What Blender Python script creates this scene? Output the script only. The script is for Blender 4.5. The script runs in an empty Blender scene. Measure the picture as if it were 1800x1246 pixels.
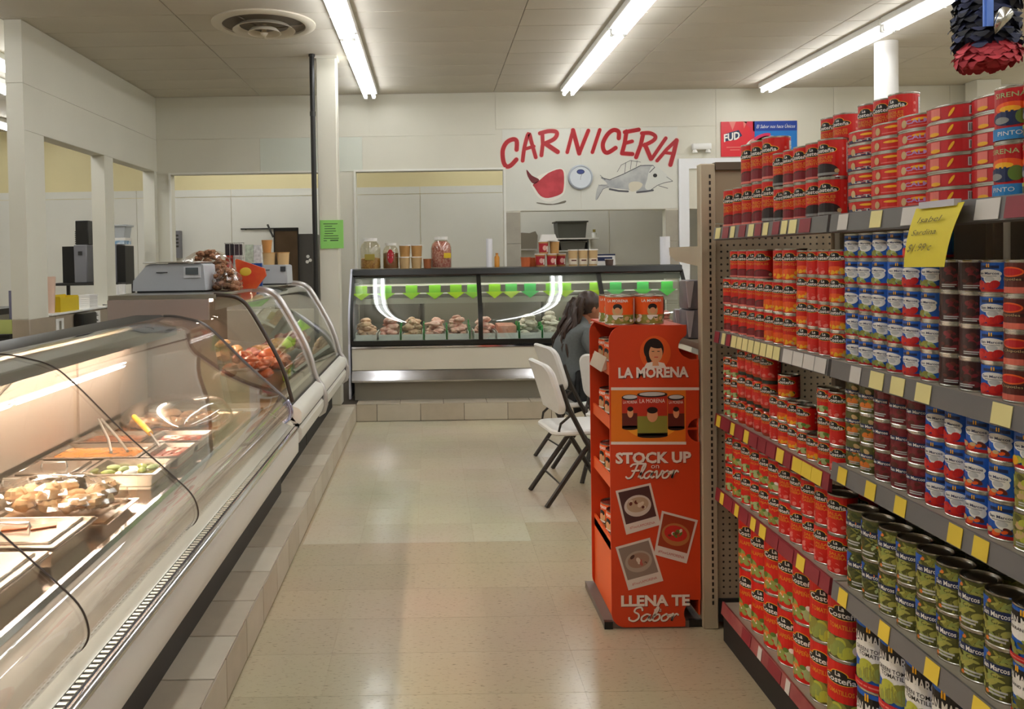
import bpy, bmesh, math, random
from mathutils import Vector, Matrix
random.seed(7)
SC = bpy.context.scene
COL = SC.collection
PI = math.pi
# ---------------------------------------------------------------- camera
F_PX, PX0, PY0, CAM_H = 1440.0, 758.0, 488.0, 1.5
PITCH, ROLL = math.radians(1.3), math.radians(0.9)
cd = bpy.data.cameras.new('camera'); cam = bpy.data.objects.new('camera', cd); COL.objects.link(cam)
cd.sensor_width = 36.0; cd.lens = F_PX / 1800 * 36
cd.shift_x = (900 - PX0) / 1800; cd.shift_y = (PY0 - 623) / 1800
cd.clip_start = 0.02; cd.clip_end = 60
fw = Vector((0, math.cos(PITCH), -math.sin(PITCH))); u0 = Vector((0, math.sin(PITCH), math.cos(PITCH))); r0 = Vector((1, 0, 0))
rt = r0 * math.cos(ROLL) - u0 * math.sin(ROLL); up = u0 * math.cos(ROLL) + r0 * math.sin(ROLL)
M = Matrix((rt, up, -fw)).transposed().to_4x4(); M.translation = Vector((0, 0, CAM_H))
cam.matrix_world = M
SC.camera = cam
# ---------------------------------------------------------------- world, exposure
w = bpy.data.worlds.new('world'); SC.world = w; w.use_nodes = True
w.node_tree.nodes['Background'].inputs[0].default_value = (0.9, 0.95, 1.0, 1)
w.node_tree.nodes['Background'].inputs[1].default_value = 0.05
SC.view_settings.view_transform = 'Standard'; SC.view_settings.look = 'None'
SC.view_settings.gamma = 1.0; SC.view_settings.use_curve_mapping = False
SC.view_settings.exposure = 0.82
TUBE = 11.0          # strength of the ceiling tubes
CASE_WARM = 75.0     # strength of the deli case lamp
CASE_COOL = 8.0      # strength of the lamps in the other cases
try:
    SC.cycles.transparent_max_bounces = 24; SC.cycles.max_bounces = 10
    SC.cycles.glossy_bounces = 6; SC.cycles.diffuse_bounces = 5; SC.cycles.sample_clamp_indirect = 6
    SC.cycles.caustics_reflective = False; SC.cycles.caustics_refractive = False
except Exception: pass

# ---------------------------------------------------------------- materials
MATS = {}
def srgb(c):
    if isinstance(c, str):
        c = c.lstrip('#'); c = [int(c[i:i+2], 16) / 255 for i in (0, 2, 4)]
    return tuple((x / 12.92 if x <= 0.04045 else ((x + 0.055) / 1.055) ** 2.4) for x in c)
def mat(name, col, rough=0.5, metal=0.0, spec=0.5, var=0.0, scale=20.0, bump=0.0, bscale=None, emit=0.0, col2=None, stretch=None, coat=0.0):
    if name in MATS: return MATS[name]
    m = bpy.data.materials.new(name); m.use_nodes = True; nt = m.node_tree; b = nt.nodes['Principled BSDF']
    c = srgb(col); b.inputs['Base Color'].default_value = (*c, 1)
    b.inputs['Roughness'].default_value = rough; b.inputs['Metallic'].default_value = metal
    b.inputs['Specular IOR Level'].default_value = spec
    if coat: b.inputs['Coat Weight'].default_value = coat; b.inputs['Coat Roughness'].default_value = 0.08
    if emit: b.inputs['Emission Color'].default_value = (*c, 1); b.inputs['Emission Strength'].default_value = emit
    if var or bump:
        tc = nt.nodes.new('ShaderNodeTexCoord'); mp = nt.nodes.new('ShaderNodeMapping'); nt.links.new(tc.outputs['Object'], mp.inputs[0])
        if stretch: mp.inputs['Scale'].default_value = stretch
        n = nt.nodes.new('ShaderNodeTexNoise'); n.inputs['Scale'].default_value = scale; n.inputs['Detail'].default_value = 5
        nt.links.new(mp.outputs[0], n.inputs['Vector'])
        if var:
            r = nt.nodes.new('ShaderNodeValToRGB'); e = r.color_ramp.elements
            c2 = srgb(col2) if col2 else tuple(max(0, x * (1 - var)) for x in c)
            e[0].position = 0.35; e[1].position = 0.65; e[0].color = (*c2, 1); e[1].color = (*c, 1)
            nt.links.new(n.outputs['Fac'], r.inputs[0]); nt.links.new(r.outputs[0], b.inputs['Base Color'])
        if bump:
            bp = nt.nodes.new('ShaderNodeBump'); bp.inputs['Strength'].default_value = bump; bp.inputs['Distance'].default_value = 0.01
            if bscale:
                n2 = nt.nodes.new('ShaderNodeTexNoise'); n2.inputs['Scale'].default_value = bscale; n2.inputs['Detail'].default_value = 3
                nt.links.new(mp.outputs[0], n2.inputs['Vector']); nt.links.new(n2.outputs['Fac'], bp.inputs['Height'])
            else: nt.links.new(n.outputs['Fac'], bp.inputs['Height'])
            nt.links.new(bp.outputs[0], b.inputs['Normal'])
    MATS[name] = m; return m
def glass(name, tint=(0.93, 0.97, 0.95), f0=0.04, rough=0.0, gain=1.0):
    """clear pane: transparent plus a mirror layer weighted by Schlick's Fresnel term"""
    if name in MATS: return MATS[name]
    m = bpy.data.materials.new(name); m.use_nodes = True; nt = m.node_tree; nt.nodes.clear()
    N = nt.nodes.new; L = nt.links.new
    g = N('ShaderNodeNewGeometry'); d = N('ShaderNodeVectorMath'); d.operation = 'DOT_PRODUCT'; L(g.outputs['Normal'], d.inputs[0]); L(g.outputs['Incoming'], d.inputs[1])
    a = N('ShaderNodeMath'); a.operation = 'ABSOLUTE'; L(d.outputs['Value'], a.inputs[0])
    s = N('ShaderNodeMath'); s.operation = 'SUBTRACT'; s.inputs[0].default_value = 1.0; s.use_clamp = True; L(a.outputs[0], s.inputs[1])
    p = N('ShaderNodeMath'); p.operation = 'POWER'; p.inputs[1].default_value = 5; L(s.outputs[0], p.inputs[0])
    q = N('ShaderNodeMath'); q.operation = 'MULTIPLY_ADD'; q.inputs[1].default_value = (1 - f0) * gain; q.inputs[2].default_value = f0; L(p.outputs[0], q.inputs[0]); q.use_clamp = True
    t = N('ShaderNodeBsdfTransparent'); t.inputs[0].default_value = (*tint, 1)
    gl = N('ShaderNodeBsdfGlossy'); gl.inputs['Roughness'].default_value = rough; gl.inputs[0].default_value = (1, 1, 1, 1)
    mx = N('ShaderNodeMixShader'); L(q.outputs[0], mx.inputs[0]); L(t.outputs[0], mx.inputs[1]); L(gl.outputs[0], mx.inputs[2])
    o = N('ShaderNodeOutputMaterial'); L(mx.outputs[0], o.inputs[0])
    MATS[name] = m; return m
def light_mat(name, col, s):
    if name in MATS: return MATS[name]
    m = bpy.data.materials.new(name); m.use_nodes = True; nt = m.node_tree; nt.nodes.clear()
    e = nt.nodes.new('ShaderNodeEmission'); e.inputs[0].default_value = (*col, 1); e.inputs[1].default_value = s
    o = nt.nodes.new('ShaderNodeOutputMaterial'); nt.links.new(e.outputs[0], o.inputs[0]); MATS[name] = m; return m

# ---------------------------------------------------------------- mesh builder
class MB:
    def __init__(s): s.v = []; s.f = []; s.m = []; s.mats = []
    def mi(s, m):
        if m not in s.mats: s.mats.append(m)
        return s.mats.index(m)
    def add(s, vs, fs, m):
        o = len(s.v); s.v += [tuple(x) for x in vs]; i = s.mi(m)
        for f in fs: s.f.append([o + k for k in f]); s.m.append(i)
        return s
    def box(s, x0, y0, z0, x1, y1, z1, m, bev=0.0, seg=1):
        if bev <= 0:
            vs = [(x, y, z) for z in (z0, z1) for y in (y0, y1) for x in (x0, x1)]
            return s.add(vs, [(0, 2, 3, 1), (4, 5, 7, 6), (0, 1, 5, 4), (2, 6, 7, 3), (0, 4, 6, 2), (1, 3, 7, 5)], m)
        bm = bmesh.new(); bmesh.ops.create_cube(bm, size=1)
        for v in bm.verts: v.co = Vector(((x0 + x1) / 2 + v.co.x * (x1 - x0), (y0 + y1) / 2 + v.co.y * (y1 - y0), (z0 + z1) / 2 + v.co.z * (z1 - z0)))
        bmesh.ops.bevel(bm, geom=list(bm.edges), offset=bev, segments=seg, profile=0.5, affect='EDGES')
        bm.verts.index_update(); vs = [v.co[:] for v in bm.verts]; fs = [[v.index for v in f.verts] for f in bm.faces]; bm.free()
        return s.add(vs, fs, m)
    def lathe(s, prof, m, n=16, c=(0, 0, 0), sx=1.0, sy=1.0, ax='z'):
        """prof: list of (r, z) or (r, z, mat) - mat applies to the band that starts there"""
        rings = []; base = len(s.v)
        for p in prof:
            r, z = p[0], p[1]
            if r < 1e-6:
                rings.append([len(s.v)]); s.v.append((0, 0, z))
            else:
                rings.append(list(range(len(s.v), len(s.v) + n)))
                for k in range(n):
                    a = 2 * PI * k / n; s.v.append((r * math.cos(a) * sx, r * math.sin(a) * sy, z))
        for i in range(len(prof) - 1):
            mm = prof[i][2] if len(prof[i]) > 2 else m; ix = s.mi(mm); A, B = rings[i], rings[i + 1]
            for k in range(n):
                k2 = (k + 1) % n
                if len(A) == 1 and len(B) == 1: break
                if len(A) == 1: f = [A[0], B[k2], B[k]]
                elif len(B) == 1: f = [A[k], A[k2], B[0]]
                else: f = [A[k], A[k2], B[k2], B[k]]
                s.f.append(f); s.m.append(ix)
        for k in range(base, len(s.v)):
            x, y, z = s.v[k]
            if ax == 'x': x, y, z = z, x, y
            elif ax == 'y': x, y, z = x, z, y
            s.v[k] = (x + c[0], y + c[1], z + c[2])
        return s
    def cyl(s, cx, cy, z0, z1, r, m, n=16, r2=None):
        r2 = r if r2 is None else r2
        return s.lathe([(0, z0), (r, z0), (r2, z1), (0, z1)], m, n, (cx, cy, 0))
    def tube(s, pts, r, m, n=8, closed=False, cap=True):
        P = [Vector(p) for p in pts]; K = len(P); rs = r if isinstance(r, (list, tuple)) else [r] * K
        base = len(s.v); ix = s.mi(m); prev = None
        for i, p in enumerate(P):
            a = P[(i - 1) % K] if (i or closed) else P[0]; b = P[(i + 1) % K] if (i < K - 1 or closed) else P[-1]
            t = (b - a).normalized() if (b - a).length > 1e-9 else Vector((0, 0, 1))
            if prev is None:
                ref = Vector((0, 0, 1)) if abs(t.z) < 0.9 else Vector((1, 0, 0)); x = t.cross(ref).normalized()
            else: x = (prev - t * prev.dot(t)).normalized()
            prev = x; y = t.cross(x)
            for k in range(n):
                an = 2 * PI * k / n; s.v.append(tuple(p + (x * math.cos(an) + y * math.sin(an)) * rs[i]))
        R = K if closed else K - 1
        for i in range(R):
            j = (i + 1) % K
            for k in range(n):
                k2 = (k + 1) % n; s.f.append([base + i * n + k, base + i * n + k2, base + j * n + k2, base + j * n + k]); s.m.append(ix)
        if cap and not closed:
            s.f.append([base + k for k in range(n)][::-1]); s.m.append(ix); s.f.append([base + (K - 1) * n + k for k in range(n)]); s.m.append(ix)
        return s
    def prism(s, poly, ax, a0, a1, m):
        n = len(poly)
        def p(q, a): return (a, q[0], q[1]) if ax == 'x' else ((q[0], a, q[1]) if ax == 'y' else (q[0], q[1], a))
        vs = [p(q, a0) for q in poly] + [p(q, a1) for q in poly]
        fs = [list(range(n))[::-1], [n + k for k in range(n)]] + [[k, (k + 1) % n, n + (k + 1) % n, n + k] for k in range(n)]
        return s.add(vs, fs, m)
    def sheet(s, prof, ax, a0, a1, th, m, nseg=1):
        """open profile polyline given a thickness and swept straight along an axis"""
        n = len(prof); outp = []
        for i, q in enumerate(prof):
            a = prof[max(0, i - 1)]; b = prof[min(n - 1, i + 1)]; dx, dz = b[0] - a[0], b[1] - a[1]; l = math.hypot(dx, dz)
            outp.append((q[0] - dz / l * th, q[1] + dx / l * th))
        def p(q, a): return (a, q[0], q[1]) if ax == 'x' else ((q[0], a, q[1]) if ax == 'y' else (q[0], q[1], a))
        vs = []; fs = []
        for a in (a0, a1): vs += [p(q, a) for q in prof] + [p(q, a) for q in outp]
        for i in range(n - 1):
            fs += [[i, i + 1, 2 * n + i + 1, 2 * n + i], [n + i, 3 * n + i, 3 * n + i + 1, n + i + 1], [i, n + i, n + i + 1, i + 1], [2 * n + i, 2 * n + i + 1, 3 * n + i + 1, 3 * n + i]]
        fs += [[0, 2 * n, 3 * n, n], [n - 1, 2 * n - 1, 4 * n - 1, 3 * n - 1]]
        return s.add(vs, fs, m)
    def ell(s, c, r, m, nu=12, nv=8, jit=0.0, rot=None, seed=0):
        R = random.Random(seed) if jit else None; vs = []; fs = []
        for j in range(nv + 1):
            th = PI * j / nv
            for k in range(nu if 0 < j < nv else 1):
                ph = 2 * PI * k / nu; q = 1 + (R.uniform(-jit, jit) if R else 0)
                p = Vector((math.sin(th) * math.cos(ph) * r[0] * q, math.sin(th) * math.sin(ph) * r[1] * q, math.cos(th) * r[2] * q))
                if rot is not None: p = rot @ p
                vs.append((p.x + c[0], p.y + c[1], p.z + c[2]))
        def ix(j, k): return 0 if j == 0 else (len(vs) - 1 if j == nv else 1 + (j - 1) * nu + k % nu)
        for j in range(nv):
            for k in range(nu):
                f = [ix(j, k), ix(j + 1, k), ix(j + 1, k + 1), ix(j, k + 1)]
                g = []
                for q in f:
                    if q not in g: g.append(q)
                if len(g) > 2: fs.append(g)
        return s.add(vs, fs, m)
    def xf(s, mtx):
        s.v = [tuple(mtx @ Vector(p)) for p in s.v]; return s
    def mesh(s, name, smooth=True, angle=38, recalc=True):
        me = bpy.data.meshes.new(name); me.from_pydata(s.v, [], s.f)
        for m in s.mats: me.materials.append(m)
        me.polygons.foreach_set('material_index', s.m)
        if recalc:
            bm = bmesh.new(); bm.from_mesh(me); bmesh.ops.recalc_face_normals(bm, faces=bm.faces); bm.to_mesh(me); bm.free()
        if smooth:
            me.polygons.foreach_set('use_smooth', [True] * len(me.polygons)); me.set_sharp_from_angle(angle=math.radians(angle))
        me.update(); return me
    def build(s, name, parent=None, loc=(0, 0, 0), rotz=0.0, smooth=True, angle=38, recalc=True):
        return link(name, s.mesh(name, smooth, angle, recalc), parent, loc, rotz)
def link(name, data, parent=None, loc=(0, 0, 0), rotz=0.0):
    o = bpy.data.objects.new(name, data); COL.objects.link(o)
    if parent is not None: o.parent = parent
    o.location = loc; o.rotation_euler = (0, 0, rotz); return o
USED = {}
def tag(o, label=None, cat=None, group=None, kind=None):
    if label:
        o['label'] = label; n = len(label.split())
        if not 4 <= n <= 16: print('LABEL LENGTH', n, label)
        if label in USED and not (group and USED[label] == group): print('DUP LABEL', label)
        USED[label] = group
    if cat: o['category'] = cat
    if group: o['group'] = group
    if kind: o['kind'] = kind
    return o
def thing(name, label, cat, loc=(0, 0, 0), rotz=0.0, group=None):
    return tag(link(name, None, None, loc, rotz), label, cat, group)
def struct(o): o['kind'] = 'structure'; return o
def dup(root, loc, rotz=0.0, label=None, group=None):
    r = root.copy(); COL.objects.link(r); r.location = loc; r.rotation_euler = (0, 0, rotz)
    if label: tag(r, label, None, group)
    for ch in list(root.children):
        c = ch.copy(); COL.objects.link(c); c.parent = r
        for g in list(ch.children):
            d = g.copy(); COL.objects.link(d); d.parent = c
    return r
# ---------------------------------------------------------------- flat print: 2-D art that is laid on a plane or round a can
TCACHE = {}
def text2d(s, bold=0.0, shear=0.0, res=2):
    k = (s, bold, shear)
    if k in TCACHE: return TCACHE[k]
    c = bpy.data.curves.new('txt', 'FONT'); c.body = s; c.size = 1.0; c.offset = bold; c.shear = shear; c.resolution_u = res; c.fill_mode = 'FRONT'
    o = bpy.data.objects.new('txt', c); me = bpy.data.meshes.new_from_object(o)
    vs = [(v.co.x, v.co.y) for v in me.vertices]; fs = [list(p.vertices) for p in me.polygons]
    bpy.data.objects.remove(o); bpy.data.curves.remove(c); bpy.data.meshes.remove(me)
    x0 = min(v[0] for v in vs); x1 = max(v[0] for v in vs); h = 0.73
    TCACHE[k] = ([((x - x0) / h, y / h) for x, y in vs], fs, (x1 - x0) / h); return TCACHE[k]
class Art:
    def __init__(s): s.items = []
    def rect(s, x0, y0, x1, y1, m, l, nx=1):
        vs = []; fs = []
        for i in range(nx + 1):
            x = x0 + (x1 - x0) * i / nx; vs += [(x, y0), (x, y1)]
        for i in range(nx): fs.append([2 * i, 2 * i + 2, 2 * i + 3, 2 * i + 1])
        s.items.append((vs, fs, m, l)); return s
    def ell(s, cx, cy, rx, ry, m, l, n=16, a0=0.0, rot=0.0):
        # built in upright strips so that it follows a can's curve
        c, q = math.cos(rot), math.sin(rot); xm2 = (rx * c) ** 2 + (ry * q) ** 2; xm = math.sqrt(xm2); k_ = c * q * (rx * rx - ry * ry) / xm2
        N = max(6, int(n * .7)); vs = []; fs = []
        for i in range(N + 1):
            x = -xm * math.cos(PI * i / N); hh = rx * ry / xm2 * math.sqrt(max(0, xm2 - x * x)); vs += [(cx + x, cy + x * k_ - hh), (cx + x, cy + x * k_ + hh)]
        for i in range(N): fs.append([2 * i, 2 * i + 2, 2 * i + 3, 2 * i + 1])
        s.items.append((vs, fs, m, l)); return s
    def poly(s, pts, m, l): s.items.append((list(pts), [list(range(len(pts)))], m, l)); return s
    def text(s, t, cx, y, h, m, l, w=None, bold=0.0, shear=0.0, anchor=0.5, rot=0.0):
        vs, fs, tw = text2d(t, bold, shear); k = h if w is None else w / tw; c, q = math.cos(rot), math.sin(rot)
        out = []
        for a, b in vs:
            X = a * k - tw * k * anchor; Y = b * h; out.append((cx + X * c - Y * q, y + X * q + Y * c))
        s.items.append((out, fs, m, l)); return s
    def stroke(s, pts, wd, m, l):
        P = [Vector((p[0], p[1])) for p in pts]; K = len(P); ws = wd if isinstance(wd, (list, tuple)) else [wd] * K; vs = []; fs = []
        for i, p in enumerate(P):
            t = (P[min(K - 1, i + 1)] - P[max(0, i - 1)]).normalized(); n = Vector((-t.y, t.x)) * ws[i] / 2
            vs += [tuple(p + n), tuple(p - n)]
        for i in range(K - 1): fs.append([2 * i, 2 * i + 1, 2 * i + 3, 2 * i + 2])
        s.items.append((vs, fs, m, l))
        for i in (0, K - 1): s.ell(P[i].x, P[i].y, ws[i] / 2, ws[i] / 2, m, l + .12 + .1 * (i > 0), 10)
        return s
    def on_cyl(s, mb, r, dz=0.0, lift=0.0004, sx=1.0, sy=1.0):
        for vs, fs, m, l in s.items:
            q = r + lift * (l + 1); out = [(q * math.sin(x / r) * sx, -q * math.cos(x / r) * sy, y + dz) for x, y in vs]; mb.add(out, fs, m)
        return mb
    def on_plane(s, mb, o, u, v, lift=0.0006):
        o, u, v = Vector(o), Vector(u), Vector(v); n = u.cross(v).normalized()
        for vs, fs, m, l in s.items: mb.add([tuple(o + u * a + v * b + n * lift * (l + 1)) for a, b in vs], fs, m)
        return mb
def catmull(pts, n=6):
    out = []; P = [Vector(p) for p in pts]; K = len(P)
    for i in range(K - 1):
        p0, p1, p2, p3 = P[max(0, i - 1)], P[i], P[i + 1], P[min(K - 1, i + 2)]
        for k in range(n):
            t = k / n; out.append(tuple(0.5 * ((2 * p1) + (p2 - p0) * t + (2 * p0 - 5 * p1 + 4 * p2 - p3) * t * t + (3 * p1 - p0 - 3 * p2 + p3) * t ** 3)))
    out.append(tuple(P[-1])); return out
# ---------------------------------------------------------------- palette of the shell
CEIL = 3.38
m_wall = mat('cream_wall_paint', '#d9d6c6', 0.55, var=0.04, scale=1.5, bump=0.04, bscale=60)
m_wall2 = mat('white_wall_panel', '#dcdbd2', 0.4, var=0.03, scale=2)
m_yellow = mat('yellow_wall_paint', '#ddd1a2', 0.6, var=0.04, scale=2)
m_ceil = mat('ceiling_board', '#cfc9ba', 0.75, var=0.07, scale=1.2, bump=0.05, bscale=90)
m_seam = mat('dark_seam', '#6d6553', 0.8)
m_white = mat('white_enamel', '#e9e9e4', 0.35)
m_black = mat('black_plastic', '#15130f', 0.4)
m_dark = mat('dark_grey_metal', '#3a3835', 0.45, metal=0.3)
m_grey = mat('grey_plastic', '#77767a', 0.5)
m_steel = mat('brushed_steel', '#c9c6c0', 0.28, metal=1.0, var=0.12, scale=8, stretch=(1, 30, 30))
m_chrome = mat('chrome', '#dcdce4', 0.09, metal=1.0)
m_tile_k = mat('kerb_tile_glaze', '#bbaf9b', 0.35, var=0.09, scale=9, bump=0.03)
m_tile_k2 = mat('kerb_tile_glaze_pale', '#c4baa7', 0.35, var=0.08, scale=7, bump=0.03)
m_grout = mat('grout', '#4a4035', 0.9)
m_tile_w = mat('wall_tile_tan', '#a89a86', 0.35, var=0.08, scale=8)
m_pier = mat('pier_tile_grey', '#a9a394', 0.4, var=0.1, scale=8)
m_tube = light_mat('fluorescent_tube', (0.97, 0.98, 1.0), TUBE)
def vinyl(name, col, dark):
    m = mat(name, col, 0.17, spec=0.55)
    nt = m.node_tree; b = nt.nodes['Principled BSDF']; N = nt.nodes.new; L = nt.links.new
    tc = N('ShaderNodeTexCoord'); oi = N('ShaderNodeObjectInfo'); ad = N('ShaderNodeVectorMath'); ad.operation = 'ADD'; L(tc.outputs['Object'], ad.inputs[0]); L(oi.outputs['Location'], ad.inputs[1])
    mp = N('ShaderNodeMapping'); mp.inputs['Scale'].default_value = (26, 95, 26); L(ad.outputs[0], mp.inputs[0])
    n = N('ShaderNodeTexNoise'); n.inputs['Scale'].default_value = 1.6; n.inputs['Detail'].default_value = 6; L(mp.outputs[0], n.inputs['Vector'])
    r = N('ShaderNodeValToRGB'); e = r.color_ramp.elements; e[0].position = 0.31; e[1].position = 0.41; e[0].color = (*srgb(dark), 1); e[1].color = (*srgb(col), 1); L(n.outputs['Fac'], r.inputs[0])
    n2 = N('ShaderNodeTexNoise'); n2.inputs['Scale'].default_value = 1.1; n2.inputs['Detail'].default_value = 4; L(ad.outputs[0], n2.inputs['Vector'])
    mx = N('ShaderNodeMixRGB'); mx.blend_type = 'MULTIPLY'; mx.inputs[0].default_value = 0.25; L(r.outputs[0], mx.inputs[1]); L(n2.outputs['Color'], mx.inputs[2])
    hs = N('ShaderNodeHueSaturation'); hs.inputs['Saturation'].default_value = 1.0; L(mx.outputs[0], hs.inputs['Color'])
    vm = N('ShaderNodeMath'); vm.operation = 'MULTIPLY_ADD'; vm.inputs[1].default_value = 0.08; vm.inputs[2].default_value = 1.02; L(oi.outputs['Random'], vm.inputs[0]); L(vm.outputs[0], hs.inputs['Value'])
    L(hs.outputs[0], b.inputs['Base Color'])
    rr = N('ShaderNodeMath'); rr.operation = 'MULTIPLY_ADD'; rr.inputs[1].default_value = 0.16; rr.inputs[2].default_value = 0.10; L(n2.outputs['Fac'], rr.inputs[0]); L(rr.outputs[0], b.inputs['Roughness'])
    bp = N('ShaderNodeBump'); bp.inputs['Strength'].default_value = 0.05; bp.inputs['Distance'].default_value = 0.02
    n3 = N('ShaderNodeTexNoise'); n3.inputs['Scale'].default_value = 9; L(ad.outputs[0], n3.inputs['Vector']); L(n3.outputs['Fac'], bp.inputs['Height']); L(bp.outputs[0], b.inputs['Normal'])
    return m
m_vin = vinyl('vinyl_tile_beige', '#b5a58a', '#8d7f68')
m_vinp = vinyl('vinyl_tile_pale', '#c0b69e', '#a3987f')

# ---------------------------------------------------------------- floor, one object per vinyl tile in view
floor = struct(MB().box(-7.5, -5, -0.12, 8.5, 11.65, -0.0012, m_vin).build('floor'))
T = 0.303
vt = MB().box(-T/2+.0006, -T/2+.0006, -0.001, T/2-.0006, T/2-.0006, 0.0, m_vin).mesh('floor_tile')
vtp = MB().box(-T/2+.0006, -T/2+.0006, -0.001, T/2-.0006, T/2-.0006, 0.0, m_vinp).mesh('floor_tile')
for j in range(-7, 11):
    for i in range(-1, 6):
        x, y = -0.4 + T * (i + .5), 4.305 + T * (j + .5)
        if y > 7.6 or (i >= 5 and y < 3.9): continue
        pale = (y > 4.3 and x < .5) or (y > 4.75 and x < .85) or y > 6.0  # newer pale tiles; far rows also paled, floor reflection put into the colour
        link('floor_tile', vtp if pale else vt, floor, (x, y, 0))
# ---------------------------------------------------------------- tiled kerb under the cases
KH = 0.165
kerb = struct(MB().box(-2.0, 0.3, 0, -0.722, 9.3, KH - .005, m_grout).box(-0.722, 7.578, 0, 3.0, 9.30, KH - .005, m_grout).build('tiled_kerb'))
def kt(n, a, b, c, d, e, f, m): MB().box(a, b, c, d, e, f, m, bev=.002).build(n, kerb)
k0 = 2.598 - .303 * 4
for k in range(21):
    y0, y1 = k0 + .303 * k, min(k0 + .303 * (k + 1), 7.572)
    if y1 - y0 < .03: continue
    kt('kerb_tile', -1.02, y0 + .0035, KH - .006, -.716, y1 - .0035, KH, (m_tile_k, m_tile_k2)[k % 3 == 1])
    z0 = y0 - .15; z1 = min(z0 + .303, 7.572)
    kt('kerb_tile', -.724, z0 + .003, .006, -.715, z1 - .003, KH - .010, (m_tile_k2, m_tile_k)[k % 2])
kt('kerb_tile', -.714, 7.571, .004, -.525, 7.58, KH - .007, m_tile_k)
for k in range(6):
    a = -.523 + .405 * k; kt('kerb_tile', a + .002, 7.571, .004, a + .403, 7.58, KH - .007, (m_tile_k2, m_tile_k)[k % 2])
for k in range(9):
    a = -.714 + .405 * k; kt('kerb_tile', a + .002, 7.571, KH - .006, min(a + .403, 2.98), 7.80, KH, m_tile_k)
# ---------------------------------------------------------------- ceiling boards
ceiling = struct(MB().box(-7.5, -5, CEIL + .012, 8.5, 11.65, CEIL + .12, mat('ceiling_joint', '#8b8270', .9)).build('ceiling'))
cp = MB().box(-.6605, -.2165, 0, .6605, .2165, .012, m_ceil, bev=.002).mesh('ceiling_board')
for i in range(7):
    for j in range(11): link('ceiling_board', cp, ceiling, (-2.575 + 1.326 * i, 9.12 - .441 * j, CEIL))
for x0, y0, x1, y1 in ((-7.5, -5, 8.5, 4.48), (-7.5, 9.345, 8.5, 11.6), (-7.5, 4.49, -3.245, 9.34), (6.05, 4.49, 8.5, 9.34)):
    MB().box(x0, y0, CEIL, x1, y1, CEIL + .012, m_ceil).build('ceiling_sheet', ceiling)
# ---------------------------------------------------------------- outer walls
struct(MB().box(-7.62, -5, 0, -7.5, 11.65, 3.5, m_wall2).build('wall_outer_left'))
struct(MB().box(8.5, -5, 0, 8.62, 11.65, 3.5, m_wall).build('wall_outer_right'))
struct(MB().box(-7.5, -5.12, 0, 8.5, -5, 3.5, m_wall).build('wall_front'))
wr = struct(MB().box(-7.5, 11.532, 0, 8.5, 11.65, 3.5, m_yellow).build('wall_rear'))
for k in range(10):
    x = -6.77 + 1.326 * k
    MB().box(x + .003, 11.52, .02, x + 1.323, 11.532, 2.415, m_wall2).build('wall_panel', wr)
    MB().box(x + .003, 11.522, 2.422, x + 1.323, 11.532, 2.521, m_wall2).build('panel_cap', wr)
# ---------------------------------------------------------------- left partition with two openings
XL0, XL1 = -3.233, -3.105
SILL = 1.087
b = MB()
for y0, y1, z0, z1 in ((6.303, 9.35, 2.538, CEIL), (6.303, 9.35, 0, SILL), (6.303, 6.629, SILL, 2.538), (7.846, 8.063, SILL, 2.538), (9.258, 9.35, SILL, 2.538)):
    b.box(XL0, y0, z0, XL1, y1, z1, m_wall)
wl = struct(b.build('wall_left'))
MB().box(XL1, 6.303, 2.899, XL1 + .006, 9.344, CEIL - .004, m_wall).build('wall_panel', wl)
MB().box(XL1, 6.303, 2.54, XL1 + .006, 9.344, 2.896, m_wall).build('wall_panel', wl)
MB().box(XL0 + .002, 6.295, 2.899, XL1 + .006, 6.303, CEIL - .004, m_wall).build('end_panel', wl)
MB().box(XL0 + .002, 6.297, SILL, XL1 + .006, 6.303, 2.896, m_wall).build('end_panel', wl)
for y0, y1 in ((6.629, 7.846), (8.063, 9.258)):
    MB().box(XL0 - .03, y0 + .002, SILL, XL1 + .03, y1 - .002, SILL + .016, m_white, bev=.003).build('sill', wl)
for k in range(7):
    for q in range(2):
        y0 = 6.303 + .435 * k
        MB().box(XL1, y0 + .002, .21 + .437 * q, XL1 + .008, min(y0 + .433, 9.34), .644 + .437 * q, m_tile_w, bev=.002).build('wall_tile', wl)
for q in range(2): MB().box(XL0 + .003, 6.294, .21 + .437 * q, XL1 + .008, 6.303, .644 + .437 * q, m_tile_w, bev=.002).build('wall_tile', wl)
# ---------------------------------------------------------------- back partition with openings
YB0, YB1 = 9.35, 9.48
ZO, ZP = 2.505, 2.027
b = MB()
for x0, x1, z0, z1 in ((-3.233, .841, ZO, CEIL), (.841, 8.5, ZP, CEIL), (-3.233, -2.945, 0, ZO), (-1.087, -.842, 0, ZO), (-2.945, -1.087, 0, .95), (-.842, .841, 0, .95),
                       (.841, 1.029, 0, ZP), (1.029, 2.682, 0, .95), (2.682, 2.945, 0, ZP), (3.912, 8.5, 0, ZP)):
    b.box(x0, YB0, z0, x1, YB1, z1, m_wall)
wb = struct(b.build('wall_back'))
def wp(x0, x1, z0, z1, m=m_wall): MB().box(x0 + .002, YB0 - .006, z0 + .002, x1 - .002, YB0, z1 - .002, m).build('wall_panel', wb)
wp(-3.10, -.674, 2.902, CEIL); wp(-.674, .76, 2.902, CEIL); wp(.76, 3.26, 2.962, CEIL); wp(3.26, 4.6, 2.6, CEIL); wp(4.6, 5.92, ZP, CEIL); wp(5.92, 7.25, ZP, CEIL); wp(7.25, 8.4, ZP, CEIL)
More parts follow.
